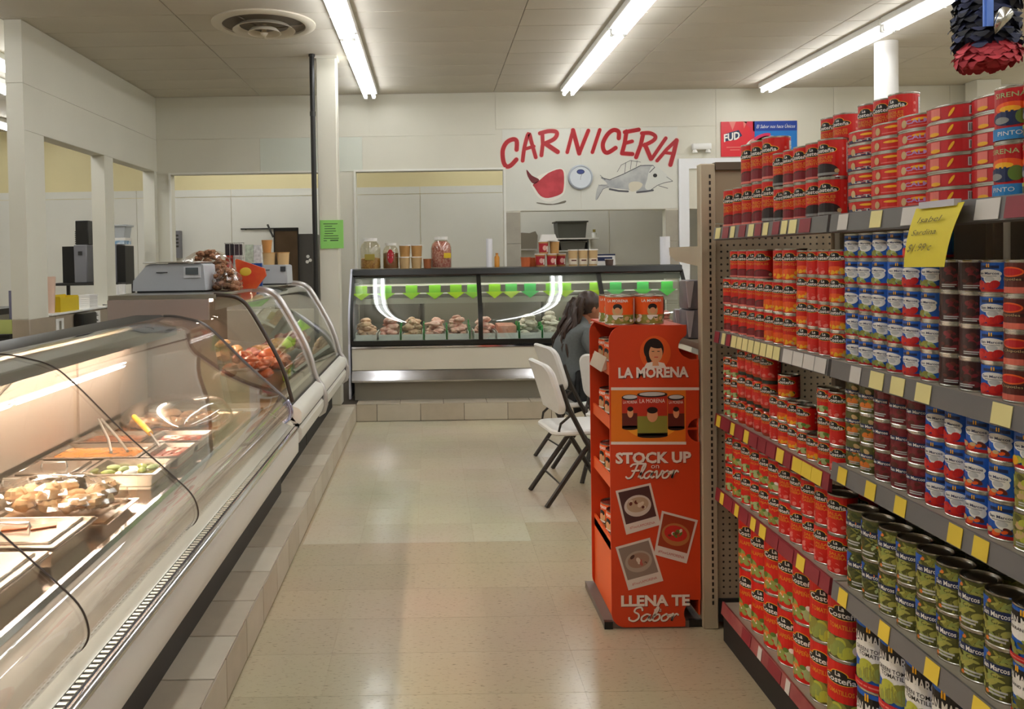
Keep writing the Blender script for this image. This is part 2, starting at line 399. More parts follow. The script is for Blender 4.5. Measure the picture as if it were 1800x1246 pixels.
wp(-3.10, -1.924, 2.51, 2.902); wp(-1.924, -.76, 2.51, 2.902, mat('replacement_panel', '#d5d9cc', 0.5, var=.03, scale=2)); wp(-.76, .828, 2.51, 2.902)
m_sign = mat('sign_panel_paint', '#d8d8cd', 0.5, var=0.04, scale=3)
wp(.831, 1.722, 2.032, 2.962, m_sign); wp(1.722, 2.825, 2.032, 2.962, m_sign)
for k in range(5):
    MB().box(.843, YB0 - .008, .23 + .358 * k, 1.027, YB0, .584 + .358 * k, m_pier, bev=.002).build('pier_tile', wb)
    MB().box(2.684, YB0 - .008, .23 + .358 * k, 2.825, YB0, .584 + .358 * k, m_pier, bev=.002).build('pier_tile', wb)
def frame(n, x0, x1, z0, z1, wdt, m, y0=YB0 - .02, y1=YB0):
    b = MB(); b.box(x0 - wdt, y0, z0, x0, y1, z1 + wdt, m); b.box(x1, y0, z0, x1 + wdt, y1, z1 + wdt, m); b.box(x0, y0, z1, x1, y1, z1 + wdt, m); return struct(b.build(n))
m_trim = mat('trim_white', '#e6e5dc', 0.4)
frame('trim_1', -2.945, -1.087, .95, ZO, .02, m_trim); frame('trim_2', -.842, .841, .95, ZO, .022, m_trim)
frame('trim_3', 2.945, 3.912, 0.0, 2.48, .115, mat('door_frame_white', '#eceef0', 0.35), YB0 - .03, YB0 - .006)
MB().box(2.945, YB0 - .006, ZP, 3.912, YB0, 2.48, m_wall).build('transom_panel', wb)
# ---------------------------------------------------------------- columns
col = struct(MB().box(-1.026, 7.54, KH, -.846, 7.72, CEIL, m_wall, bev=.006).build('column_square'))
MB().box(-1.04, 7.53, CEIL - .03, -.832, 7.73, CEIL, m_wall).build('column_collar', col)
rc = struct(MB().cyl(4.117, 7.4, 0, CEIL, .097, mat('white_column_paint', '#ecebe8', .35), 28).build('column_round'))
struct(MB().box(6.03, 9.05, 0, 6.30, 9.25, CEIL, m_wall, bev=.005).build('column_far'))
pp = tag(MB().tube([(-1.056, 7.50, KH), (-1.056, 7.50, 1.8), (-1.056, 7.50, CEIL)], .023, m_black, 10).build('drain_pipe'), 'black vertical pipe running down beside the square cream column', 'pipe')
MB().cyl(-1.056, 7.50, 2.82, 2.86, .027, m_dark, 10).build('clamp', pp); MB().cyl(-1.056, 7.50, CEIL - .02, CEIL - .001, .03, m_dark, 10).build('ceiling_flange', pp)
# ---------------------------------------------------------------- ceiling strip lights
def fixture(L):
    r = link('ceiling_light', None)
    h = L / 2
    MB().box(-.085, -h + .01, -.055, .085, h - .01, 0, m_white, bev=.006).build('housing', r)
    for s in (-1, 1):
        t = MB().lathe([(0, -h + .03), (.019, -h + .03), (.019, -.012), (0, -.012)], m_tube, 10, ax='y').lathe([(0, .012), (.019, .012), (.019, h - .03), (0, h - .03)], m_tube, 10, ax='y')
        t.v = [(x + s * .045, y, z - .085) for x, y, z in t.v]; t.build('tube', r)
        for yy in (-h + .02, 0, h - .02): MB().box(s * .045 - .018, yy - .010, -.108, s * .045 + .018, yy + .010, -.055, m_white, bev=.003).build('lamp_holder', r)
    for q in (-.5, .5): MB().box(-.07, h * q - .006, -.107, .07, h * q + .006, -.1055, m_white).build('tube_clip', r)
    return r
FX = fixture(2.44); tag(FX, None, 'light'); first = True
def put_fix(x, y, label, group, rz=0.0):
    global first
    if first:
        first = False; FX.location = (x, y, CEIL); tag(FX, label, None, group); return
    dup(FX, (x, y, CEIL), rz, label, group)
names = {-.645: 'left row', 1.54: 'middle row', 3.72: 'right row'}
for x in names:
    put_fix(x, 7.86, 'white fluorescent strip light at the back wall end of the %s on the ceiling' % names[x], 'ceiling strip lights')
    put_fix(x, 5.41, 'white fluorescent strip light, second from the back wall in the %s' % names[x], 'ceiling strip lights')
    for y, o in ((2.96, 'third'), (.5, 'fourth'), (-1.95, 'fifth')): put_fix(x, y, 'fluorescent strip light outside the picture, %s from the back wall, %s' % (o, names[x]), 'strip lights over the near aisle')
for y, o in ((7.86, 'first'), (5.41, 'second'), (2.96, 'third'), (.5, 'fourth'), (-1.95, 'fifth')): put_fix(7.4, y, 'fluorescent strip light over the far right aisle, %s from the back wall' % o, 'strip lights over the right aisle')
put_fix(-3.84, 7.2, 'strip light beyond the left partition, nearer of the two behind its end', 'ceiling strip lights')
put_fix(-4.35, 7.95, 'strip light beyond the left partition, middle one behind its end', 'ceiling strip lights')
put_fix(-3.84, 4.7, 'added unseen strip light left of the picture before the partition end', 'strip lights over the left area')  # added out of view to brighten the kerb and left cases
put_fix(-5.5, 9.8, 'strip light beyond the left partition, deeper of the two behind its end', 'ceiling strip lights')
put_fix(-2.2, 10.5, 'strip light in the back room hidden behind the wall above the left opening', 'strip lights in the back room', PI / 2)
put_fix(1.3, 10.5, 'strip light in the back room hidden behind the wall with red lettering', 'strip lights in the back room', PI / 2)
put_fix(-5.0, 3.7, 'strip light over the left hand area, outside the picture', 'strip lights over the left area')
# ---------------------------------------------------------------- round air vent
v = thing('ceiling_vent', 'round off-white ceiling air vent with stepped rings and cone', 'vent', (-1.29, 6.52, CEIL))
m_vent = mat('vent_enamel', '#d5cdba', 0.4); m_vin_d = mat('vent_shadow_metal', '#6a5f50', 0.6)
MB().lathe([(.325, -.001), (.405, -.001), (.405, -.012), (.367, -.028), (.325, -.02), (.325, -.001)], m_vent, 48).build('outer_ring', v)
MB().lathe([(0, -.002), (.325, -.002), (.325, -.006), (0, -.006)], m_vin_d, 40).build('throat', v)
MB().lathe([(.19, -.02), (.235, -.055), (.245, -.055), (.20, -.02), (.19, -.02)], m_vent, 40).build('ring', v)
MB().lathe([(.09, -.04), (.125, -.078), (.135, -.078), (.10, -.04), (.09, -.04)], m_vent, 32).build('ring', v)
MB().lathe([(0, -.006), (.02, -.006), (.02, -.06), (.03, -.075), (0, -.115)], m_vent, 20).build('cone', v)
for k in range(3):
    a = k * 2.09; MB().tube([(.02 * math.cos(a), .02 * math.sin(a), -.045), (.30 * math.cos(a), .30 * math.sin(a), -.012)], .006, m_vin_d, 6).build('spoke', v)
# ---------------------------------------------------------------- shelving: two sections along the aisle and an end unit turned away
m_goc = mat('shelving_beige_enamel', '#b5a68c', 0.45, var=.05, scale=6)
m_shelf = mat('shelf_grey_beige', '#a39a88', 0.5, var=.1, scale=25)
m_rail = mat('grey_price_rail', '#6f6c6a', 0.35, var=.05, scale=10)
m_tag_y = mat('yellow_price_tag', '#e3c43c', 0.6); m_tag_r = mat('red_price_tag', '#8e2a33', 0.5, var=.15, scale=15); m_worn = mat('worn_red_strip', '#a05a54', 0.55, var=.35, col2='#8a3b3c', scale=9); m_tag_p = mat('pale_price_tag', '#cfc9c0', 0.5); m_tag_c = mat('cream_price_tag', '#e5d893', 0.5)
m_base = mat('black_kick', '#1b1815', .6)
def pegboard_mat():
    m = mat('pegboard', '#a08f76', 0.6); nt = m.node_tree; b = nt.nodes['Principled BSDF']; N = nt.nodes.new; L = nt.links.new
    tc = N('ShaderNodeTexCoord'); mp = N('ShaderNodeVectorMath'); mp.operation = 'SCALE'; mp.inputs['Scale'].default_value = 1 / .0254; L(tc.outputs['Object'], mp.inputs[0])
    fr = N('ShaderNodeVectorMath'); fr.operation = 'FRACTION'; L(mp.outputs[0], fr.inputs[0])
    sb = N('ShaderNodeVectorMath'); sb.operation = 'SUBTRACT'; sb.inputs[1].default_value = (.5, .5, .5); L(fr.outputs[0], sb.inputs[0])
    sp = N('ShaderNodeSeparateXYZ'); L(sb.outputs[0], sp.inputs[0]); cb = N('ShaderNodeCombineXYZ'); L(sp.outputs['X'], cb.inputs['X']); L(sp.outputs['Z'], cb.inputs['Z'])
    ln = N('ShaderNodeVectorMath'); ln.operation = 'LENGTH'; L(cb.outputs[0], ln.inputs[0])
    lt = N('ShaderNodeMath'); lt.operation = 'LESS_THAN'; lt.inputs[1].default_value = .17; L(ln.outputs['Value'], lt.inputs[0])
    mx = N('ShaderNodeMixRGB'); mx.inputs[1].default_value = (*srgb('#a08f76'), 1); mx.inputs[2].default_value = (*srgb('#2a241c'), 1); L(lt.outputs[0], mx.inputs[0]); L(mx.outputs[0], b.inputs['Base Color'])
    return m
m_peg = pegboard_mat()
S1, S2, S3F, S3N, S4, S5 = 1.60, 1.205, .885, .925, .597, .15
LIP = 1.085; BACKX = 1.56
def post(parent, x, y, z1, wx=.06, wy=.045, slots=True):
    p = MB().box(x - wx / 2, y - wy / 2, 0.0, x + wx / 2, y + wy / 2, z1, m_goc, bev=.004).build('upright', parent)
    if slots:
        b = MB()
        for k in range(int((z1 - .12) / .0254)): b.box(x + .004, y - wy / 2 - .0015, .1 + .0254 * k, x + .011, y - wy / 2 + .002, .115 + .0254 * k, m_black)
        o = b.build('slots', p, smooth=False); o['kind'] = 'stuff'
    return p
def gondola(name, label, y0, y1, shelves, red):
    g = thing(name, label, 'shelving')
    MB().box(BACKX, y0, .1, BACKX + .02, y1, 1.83, mat('back_panel_brown', '#8d7f69', .6, var=.05, scale=5)).build('back_panel', g)
    MB().box(LIP + .03, y0 + .002, 0, BACKX, y1 - .002, .10, m_base).build('kick_plate', g)
    for y in (y0 + .015, y1 - .015):
        MB().box(BACKX - .02, y - .015, .1, BACKX, y + .015, 1.83, m_goc).build('upright', g)
    for si, (z, tags) in enumerate(shelves):
        lx = LIP - (.0 if si < 4 else -.02)
        s = MB().box(lx + .012, y0 + .003, z - .025, BACKX - .02, y1 - .003, z, m_shelf, bev=.003).build('shelf', g)
        t = .03; hh = .043
        rail = MB().prism([(lx, z - hh), (lx + .012, z - hh - .004), (lx + .014, z + .002), (lx + .006, z + .004)], 'y', y0 + .003, y1 - .003, (m_worn if si == 4 else m_tag_r) if red == 2 and si in (2, 3, 4) else m_rail).build('price_rail', s)
        if z < 1.5:
            for y in (y0 + .02, y1 - .02): MB().prism([(lx + .03, z - .03), (BACKX - .02, z - .10), (BACKX - .02, z - .026), (lx + .03, z - .026)], 'y', y - .002, y + .002, m_goc).build('bracket', s)
        for (a, wd, m) in tags:
            if a - wd / 2 < y0 + .004 or a + wd / 2 > y1 - .004: continue
            # tag lies on the sloping face of the rail
            q = MB(); e = .0012
            A = Vector((lx - e, 0, z - hh + .003)); B = Vector((lx + .006 - e, 0, z + .001)); n = Vector((-.0012, 0, 0))
            vs = []
            for y in (a - wd / 2, a + wd / 2): vs += [(A.x, y, A.z), (B.x, y, B.z), (A.x + n.x, y, A.z), (B.x + n.x, y, B.z)]
            q.add(vs, [(0, 1, 3, 2), (4, 6, 7, 5), (0, 4, 5, 1), (2, 3, 7, 6), (0, 2, 6, 4), (1, 5, 7, 3)], m); q.build('price_tag', s)
    return g
R = random.Random(3)
YF0, YF1, YN0, YN1 = 2.245, 3.155, 1.15, 2.235
T_y, T_r, T_p, T_c = m_tag_y, m_tag_r, m_tag_p, m_tag_c
def ts(spec): return [(y, w, m) for y, w, m in spec]
far_tags = [
    (S1, ts([(3.10, .05, T_c), (3.02, .06, T_r), (2.95, .04, T_c), (2.86, .06, T_r), (2.78, .045, T_c), (2.72, .05, T_r), (2.66, .04, T_c), (2.58, .05, T_r), (2.52, .04, T_c), (2.46, .05, T_c), (2.38, .07, T_r)])),
    (S2, ts([(3.12, .05, T_r), (3.05, .035, T_c), (3.0, .04, T_r)] + [(2.945 - .052 * k, .046, T_c) for k in range(8)] + [(2.50 - .07 * k, .066, T_p) for k in range(4)])),
    (S3F, ts([(3.11, .04, T_y), (3.03, .07, T_r), (2.965, .035, T_y), (2.90, .07, T_r), (2.835, .04, T_y), (2.77, .06, T_r), (2.70, .06, T_r), (2.63, .07, T_r), (2.56, .05, T_y), (2.50, .035, T_r)] + [(2.44 - .062 * k, .06, T_y) for k in range(4)])),
    (S4, ts([(3.08, .035, T_y), (3.01, .07, T_r), (2.93, .035, T_y), (2.86, .06, T_r), (2.78, .04, T_y), (2.70, .05, T_y), (2.62, .08, T_r), (2.52, .10, T_r), (2.42, .05, T_y), (2.34, .07, T_r)])),
    (S5, ts([(2.9, .08, T_r), (2.78, .03, T_p), (2.66, .1, T_r), (2.56, .03, T_p)])),
]
near_tags = [
    (S1, ts([(2.16, .05, T_p), (2.0, .05, T_c), (1.84, .10, T_p), (1.60, .07, T_p), (1.50, .10, T_r)])),
    (S2, ts([(2.10, .05, T_p), (2.0, .06, T_c), (1.91, .055, T_c), (1.81, .055, T_c), (1.56, .055, T_c)])),
    (S3N, ts([(2.17, .045, T_y), (2.03, .045, T_y), (1.90, .045, T_y), (1.70, .045, T_y), (1.62, .045, T_y), (1.47, .05, T_y)])),
    (S4, ts([(2.17, .045, T_y), (1.97, .045, T_y), (1.78, .05, T_y), (1.62, .05, T_y)])),
    (S5, ts([(2.0, .05, T_y)])),
]
gondola('shelving_section', 'beige shelving section farther along the aisle with red and yellow tags', YF0, YF1, far_tags, 2)
gondola('shelving_section', 'beige shelving section nearest the camera with grey rails and few yellow tags', YN0, YN1, near_tags, 1)
# end unit: its back (pegboard) faces the camera, its shelves face the back of the shop
eu = thing('end_shelving', 'beige slotted end shelving unit showing its pegboard back beside the orange display', 'shelving')
post(eu, 1.10, 3.27, 1.86); post(eu, 1.98, 3.27, 1.86)
pg = link('pegboard', MB().box(1.13, 3.262, .12, 1.95, 3.272, 1.62, m_peg).mesh('pegboard'), eu)
MB().box(1.13, 3.262, 1.625, 1.95, 3.272, 1.835, mat('end_panel_brown', '#9c8a70', .55, var=.04, scale=6)).build('top_panel', eu)
MB().box(1.13, 3.245, 1.835, 1.95, 3.285, 1.865, mat('top_bar_brown', '#5a4a38', .5)).build('top_bar', eu)
MB().box(1.13, 3.25, .03, 1.95, 3.70, .12, m_base).build('kick_plate', eu)
MB().prism([(3.30, 1.455), (3.60, 1.475), (3.69, 1.50), (3.70, 1.535), (3.30, 1.535)], 'x', 1.075, 1.09, m_goc).box(1.09, 3.30, 1.505, 1.97, 3.69, 1.535, m_goc).build('shelf', eu)
MB().box(1.085, 3.30, 1.115, 1.97, 3.68, 1.14, m_goc).build('shelf', eu)
MB().box(1.085, 3.30, .62, 1.97, 3.70, .645, m_goc).build('shelf', eu)
MB().box(1.14, 3.262, .05, 1.9, 3.27, .115, m_dark).build('base_skirt', eu)
m_clear = glass('clear_plastic', (.86, .85, .86), .06, .05); m_tub = mat('grey_wrapped_goods', '#7d7478', 0.35, var=.25, scale=14)
# wrapped grey packs on the end unit's middle shelf
for k, (y, z, lb) in enumerate(((3.55, 1.1405, 'lower'), (3.55, 1.2665, 'upper'))):
    p = thing('wrapped_pack', 'dark grey plastic wrapped pack with pale corner, %s of two beside the slotted upright' % lb, 'pack', (1.18, y, z), 0, 'packs on the end shelf')
    MB().box(-.09, -.06, 0, .10, .06, .125, m_tub, bev=.01, seg=2).build('contents', p)
    MB().prism([(-.096, .122), (-.086, .01), (-.078, .01), (-.062, .122)], 'y', -.0665, -.0605, mat('pale_wrap', '#c9bdbd', .35)).build('wrap_seam', p)
p = thing('wrapped_pack', 'small dark wrapped pack with pale corner at the end of the shelf', 'pack', (1.13, 3.645, 1.1405), 0, 'packs on the end shelf')
MB().box(-.05, -.03, 0, .05, .025, .12, m_tub, bev=.008, seg=2).build('contents', p); MB().prism([(-.056, .118), (-.046, .01), (-.038, .01), (-.026, .118)], 'y', -.036, -.0305, MATS['pale_wrap']).build('wrap_seam', p)

# ---------------------------------------------------------------- cans: label art
m_can = mat('tin_plate', '#c8c4ba', 0.25, metal=1.0); m_lid = mat('tin_lid', '#b9b5ab', 0.33, metal=1.0)
K = lambda n, c, r=.38: mat('print_' + n, c, r, spec=.5)
p_amb = K('amber', '#dd8a1e'); p_red = K('red', '#d01a10'); p_red2 = K('deep_red', '#c01218'); p_or = K('orange', '#ea5c1a'); p_yel = K('yellow', '#f0b01c'); p_blk = K('black', '#17120f'); p_wht = K('white', '#ece8df'); p_grn = K('green', '#5c7a2c'); p_lgr = K('light_green', '#8f9a4a')
p_pal = K('pale_green', '#a9b77c'); p_blu = K('blue', '#1259b6'); p_nav = K('navy', '#16264f'); p_sky = K('sky', '#2b86c6'); p_brn = K('brown', '#5b1f16'); p_brn2 = K('dark_brown', '#34100d'); p_pnk = K('pink', '#e0766a')
p_gry = K('grey', '#8c8c88'); p_lgy = K('light_grey', '#c4c4c0'); p_ora = K('carrot', '#e07a2a'); p_mar = K('maroon', '#7a1a24'); p_tan = K('tan', '#c9a874'); p_oli = K('olive', '#8a8838'); p_dol = K('dark_olive', '#565624'); p_oli2 = K('bright_olive', '#a5a24c'); p_dkg = K('deep_green', '#39421c'); p_yg = K('yellow_green', '#b6b83e'); p_teal = K('dark_teal', '#1d4644'); p_salm = K('salmon', '#d96a55'); p_lil = K('lilac', '#b48ac4')
def blobs(a, x0, y0, x1, y1, mats, l, n, rmin, rmax, sd, flat=1.0):
    r = random.Random(sd)
    for k in range(n):
        q = r.uniform(rmin, rmax); a.ell(r.uniform(x0 + q, x1 - q), r.uniform(y0 + q * flat, y1 - q * flat), q, q * flat, r.choice(mats), l + k * .05, 10, rot=r.uniform(-.6, .6))
def nutri(a, r, h, x):
    a.rect(x - .42 * r, .10 * h, x + .42 * r, .93 * h, p_lgy, 1, 3)
    for k in range(7): a.rect(x - .36 * r, h * (.2 + .1 * k), x + .36 * r, h * (.22 + .1 * k), p_gry, 2, 2)
def costena(r, h, word, food, kind=0):
    a = Art(); c = PI * r; a.rect(-c, .0, c, h, p_red, 0, 28)
    w = min(.95 * r, .55 * h); y = h * .72; q = w * .34
    a.ell(0, y + q * .05, w * 1.07, q * .87, p_yel, 1, 20).ell(0, y + q * .85, w * .50, q * .73, p_yel, 1.25, 18)
    a.ell(0, y + q * .05, w, q * .76, p_blk, 2, 20).ell(0, y + q * .85, w * .44, q * .62, p_blk, 2.25, 18)
    a.text('La', -.05 * w, y + q * .62, q * .75, p_wht, 3, bold=.02).text('Costeña', 0, y - q * .42, q * .95, p_wht, 3, w=1.75 * w, bold=.02)
    if word:
        ws = word.split('|'); yy = h * .49
        for t in ws: a.text(t, 0, yy, h * .075, p_amb, 2, w=min(1.5 * r, .17 * r * len(t) + .3 * r), bold=.02); yy -= h * .095
    food(a, r, h)
    nutri(a, r, h, 2.3 * r)
    for k in range(3): a.ell(1.5 * r, h * (.35 + .2 * k), .11 * r, .11 * r, p_pnk, 1, 8)
    return a
def f_beans(a, r, h):
    a.ell(0, h * .14, 1.1 * r, h * .19, p_brn, 1, 18).ell(.1 * r, h * .16, .8 * r, h * .13, p_mar, 2, 16); a.rect(-1.4 * r, 0, 1.3 * r, h * .06, p_pnk, 3, 10); a.ell(.9 * r, h * .14, .16 * r, .15 * r, p_tan, 3, 10)
def f_black(a, r, h):
    a.ell(0, h * .16, 1.1 * r, h * .2, p_brn2, 1, 18).ell(.1 * r, h * .2, .8 * r, h * .12, K('bean_black', '#2a1f1d'), 2, 16); a.rect(-1.2 * r, h * .03, 1.1 * r, h * .1, p_gry, 3, 8); a.ell(1.0 * r, h * .14, .17 * r, .16 * r, p_tan, 3, 10)
def f_veg(a, r, h): blobs(a, -1.1 * r, .02 * h, 1.2 * r, .38 * h, [p_grn, p_ora, p_pal, p_lgr, p_wht], 2, 16, .14 * r, .3 * r, 5, .7); a.ell(.5 * r, .15 * h, .36 * r, .1 * h, p_pal, 4, 12)
def f_nacho(a, r, h): blobs(a, -1.1 * r, .02 * h, 1.2 * r, .34 * h, [p_grn, p_pal, p_lgr, p_wht], 2, 14, .14 * r, .28 * r, 6, .7)
def f_salsa(a, r, h): blobs(a, -1.1 * r, .02 * h, 1.2 * r, .32 * h, [p_salm, p_red, p_pnk], 2, 14, .14 * r, .28 * r, 8, .7)
def f_chip(a, r, h): a.ell(0, .2 * h, 1.1 * r, .18 * h, p_or, 1, 16); blobs(a, -.9 * r, .02 * h, 1.1 * r, .3 * h, [p_yel, p_or, p_tan, p_dol], 2, 10, .14 * r, .26 * r, 9, .7)
def f_tom(a, r, h):
    a.rect(-1.3 * r, .0, 1.25 * r, .36 * h, p_dol, 1, 10); blobs(a, -1.25 * r, .0, 1.2 * r, .38 * h, [p_lgr, p_oli, p_yg], 2, 16, .26 * r, .36 * r, 11); a.ell(.8 * r, .18 * h, .35 * r, .09 * h, p_wht, 4, 12)
def marcos(r, h, food, blue=True):
    a = Art(); c = PI * r; a.rect(-c, 0, c, h, p_blu, 0, 28); a.rect(-c, 0, c, .10 * h, p_red2, 1, 28); a.rect(1.7 * r, .2 * h, 2.6 * r, .95 * h, p_sky, 1, 4)
    a.rect(-.62 * r, .80 * h, .62 * r, .90 * h, p_nav, 1, 6); a.rect(-.10 * r, .84 * h, -.03 * r, .96 * h, p_yel, 2).rect(.03 * r, .84 * h, .10 * r, .96 * h, p_yel, 2)
    a.ell(-.02 * r, .62 * h, .78 * r, .155 * h, p_wht, 2, 20); a.ell(.22 * r, .46 * h, .50 * r, .20 * h, p_wht, 2.3, 16).ell(.1 * r, .44 * h, .3 * r, .09 * h, p_lgy, 2.6, 14)
    a.text('San Marcos', 0, .595 * h, .085 * h, p_nav, 4, w=1.25 * r, bold=.02); a.rect(-.45 * r, .53 * h, .5 * r, .55 * h, p_gry, 4, 4)
    food(a, r, h); return a
def g_green(a, r, h): blobs(a, -1.1 * r, .06 * h, .7 * r, .34 * h, [p_grn, p_oli, p_lgr, p_pal], 5, 9, .16 * r, .26 * r, 21, .6)
def g_red(a, r, h): blobs(a, -1.1 * r, .06 * h, .7 * r, .40 * h, [p_red, p_red2, K('tomato', '#d8322a')], 5, 9, .18 * r, .3 * r, 22, .8)
def g_brown(a, r, h): blobs(a, -1.1 * r, .06 * h, .7 * r, .34 * h, [p_brn, p_tan, p_or], 5, 9, .16 * r, .26 * r, 23, .6)
def g_yel(a, r, h): blobs(a, -1.0 * r, .06 * h, .8 * r, .36 * h, [p_yg, p_lgr, p_yel], 5, 8, .2 * r, .3 * r, 24, .9)
def solid(r, h, base, mats, txt=None, band=None, n=26, rm=.3, strips=False):
    """photographic label: food all round, small name plate"""
    a = Art(); c = PI * r; a.rect(-c, 0, c, h, base, 0, 28); blobs(a, -2.6 * r, .03 * h, 2.6 * r, .97 * h, mats, 1, n * 2, .16 * r, rm * r, n + 5, .65)
    if strips:
        r_ = random.Random(n)
        for k in range(90): a.ell(r_.uniform(-2.6, 2.6) * r, r_.uniform(.06, .94) * h, .34 * r * r_.uniform(.7, 1.2), .085 * r, r_.choice(mats), 3.6 + k * .012, 9, rot=r_.uniform(-1.3, 1.3))
        for k in range(9): a.ell(r_.uniform(-2.4, 2.4) * r, r_.uniform(.1, .9) * h, .13 * r, .11 * r, p_ora, 4.75 + .01 * k, 9)
    if band:
        for k in range(8):
            x = (-1.3 + .12 * k) * r; a.rect(x, (.45 + max(0, (-.94 + .12 * (k - 2.5)) + .95) * .8) * h, x + .12 * r, .95 * h, band, 5)
    if txt: a.rect(-.78 * r, .56 * h, .72 * r, .73 * h, p_nav, 5.5, 6).text(txt, 0, .595 * h, .11 * h, p_wht, 6.5, w=1.35 * r, bold=.02)
    a.rect(-.3 * r, .16 * h, .6 * r, .2 * h, p_lgy, 6, 3).rect(-.3 * r, .09 * h, .5 * r, .13 * h, p_lgy, 6, 3)
    return a
def white_marcos(r, h, words, mats, big=False):
    a = Art(); c = PI * r; a.rect(-c, 0, c, h, p_blu, 0, 28); a.rect(-1.15 * r, .68 * h, 1.3 * r, .93 * h, p_blk, 1, 10)
    a.ell(-.05 * r, .56 * h, 1.25 * r, .17 * h, p_wht, 2, 22).rect(-1.2 * r, .5 * h, .9 * r, .62 * h, p_wht, 2.4, 10)
    a.rect(-.30 * r, .87 * h, -.22 * r, .985 * h, p_yel, 3).rect(-.18 * r, .87 * h, -.10 * r, .985 * h, p_yel, 3)
    a.text('SAN MARCOS', .05 * r, .69 * h, .15 * h, p_wht, 4, w=2.2 * r, bold=.02); yy = .575
    for t in words: a.text(t, 0, yy * h, .062 * h, p_blk, 4, w=min(1.9 * r, .16 * r * len(t)), bold=.01); yy -= .075
    blobs(a, -1.25 * r, .1 * h, 1.2 * r, .48 * h, mats, 5, 18, (.22 if big else .14) * r, (.4 if big else .28) * r, 31 + len(words), 1.0 if big else .55)
    a.rect(-c, 0, c, .11 * h, p_red2, 8, 28); a.rect(-.9 * r, .04 * h, .8 * r, .065 * h, p_pnk, 9, 6); return a
def morena(r, h, ang=0):
    a = Art(); c = PI * r; a.rect(-c, 0, c, h, p_or, 0, 28); a.rect(-c, 0, c, .34 * h, p_oli, 1, 28); blobs(a, -2.8 * r, .02 * h, 2.8 * r, .36 * h, [p_grn, p_dol, p_lgr, p_wht, p_tan], 2, 40, .1 * r, .2 * r, 41, .8)
    for x in (0, PI * r * .98):
        a.text('LA MORENA', x, .82 * h, .11 * h, p_wht, 3, w=1.5 * r, bold=.02)
        a.ell(x, .5 * h, .36 * r, .24 * h, p_tan, 6, 14).ell(x, .64 * h, .3 * r, .12 * h, p_blk, 7, 12).ell(x, .5 * h, .2 * r, .12 * h, K('portrait_skin', '#d99a6c'), 8, 12).rect(x - .36 * r, .26 * h, x + .36 * r, .33 * h, p_wht, 8, 4)
    a.rect(1.3 * r, .05 * h, 1.75 * r, .95 * h, p_lgy, 6, 3)
    return a
def sirena(r, h):
    a = Art(); c = PI * r; a.rect(-c, 0, c, h, p_red2, 0, 28); a.text('SIRENA', .1 * r, .83 * h, .10 * h, p_pal, 3, w=1.5 * r, bold=.01); a.ell(.2 * r, .62 * h, .9 * r, .12 * h, p_or, 2, 16).ell(.1 * r, .6 * h, .5 * r, .06 * h, p_yel, 2.5, 12)
    a.ell(.1 * r, .42 * h, 1.0 * r, .15 * h, p_nav, 3, 16).ell(.7 * r, .44 * h, .35 * r, .15 * h, p_grn, 4, 12).ell(-.3 * r, .38 * h, .4 * r, .07 * h, p_gry, 4, 12); a.rect(-1.3 * r, .02 * h, 1.3 * r, .13 * h, p_dol, 3, 10).rect(-1.0 * r, .14 * h, 1.0 * r, .21 * h, p_yg, 4, 8); return a
def sirena_b(r, h):
    a = sirena(r, h); a.rect(-1.4 * r, 0, 1.3 * r, .23 * h, p_sky, 6, 10).text('PINTO', .1 * r, .08 * h, .09 * h, p_wht, 7, w=1.1 * r); return a
def sardine(r, h, txt, bg, tcol, stripe):
    a = Art(); c = PI * r; a.rect(-c, .06 * h, c, .94 * h, bg, 0, 30)
    if stripe: a.rect(-c, .08 * h, c, .34 * h, stripe, 1, 30)
    if txt: a.text(txt, -.75 * r, .40 * h if not stripe else .14 * h, .3 * h if not stripe else .22 * h, tcol, 2, w=1.35 * r, bold=.03)
    a.ell(-.9 * r, .68 * h, .3 * r, .1 * h, p_yel, 2, 12); a.rect(-1.3 * r, .2 * h, -.1 * r, .27 * h, p_pnk, 2, 4)
    for q in (-1.5, 1.5): a.ell(q * r, .45 * h, .13 * r, .3 * h, p_tan, 2, 10)
    return a
def sardine_lady(r, h):
    a = Art(); c = PI * r; a.rect(-c, .06 * h, c, .94 * h, p_red2, 0, 30)
    a.rect(-1.7 * r, .15 * h, -1.32 * r, .9 * h, p_pnk, 1, 3).ell(-1.5 * r, .25 * h, .2 * r, .14 * h, p_yel, 2, 10).ell(-.95 * r, .5 * h, .05 * r, .34 * h, p_yel, 2, 10, rot=-.5)
    a.rect(-.45 * r, .2 * h, .0 * r, .8 * h, p_lgy, 2, 3)
    for k in range(7): a.rect((-.41 + .055 * k) * r, .26 * h, (-.385 + .055 * k) * r, .74 * h, p_blk, 3)
    return a
def costena_dark(r, h):
    a = Art(); c = PI * r; a.rect(-c, 0, c, h, p_brn, 0, 28); a.ell(0, .7 * h, .8 * r, .17 * h, p_or, 1, 16).ell(0, .7 * h, .7 * r, .12 * h, p_red2, 2, 16); a.rect(-.9 * r, .4 * h, .9 * r, .52 * h, p_brn2, 2, 6).text('Chipotles', 0, .42 * h, .09 * h, p_tan, 3, w=1.3 * r); a.rect(-c, 0, c, .2 * h, p_salm, 1, 28); return a
PROD = {}
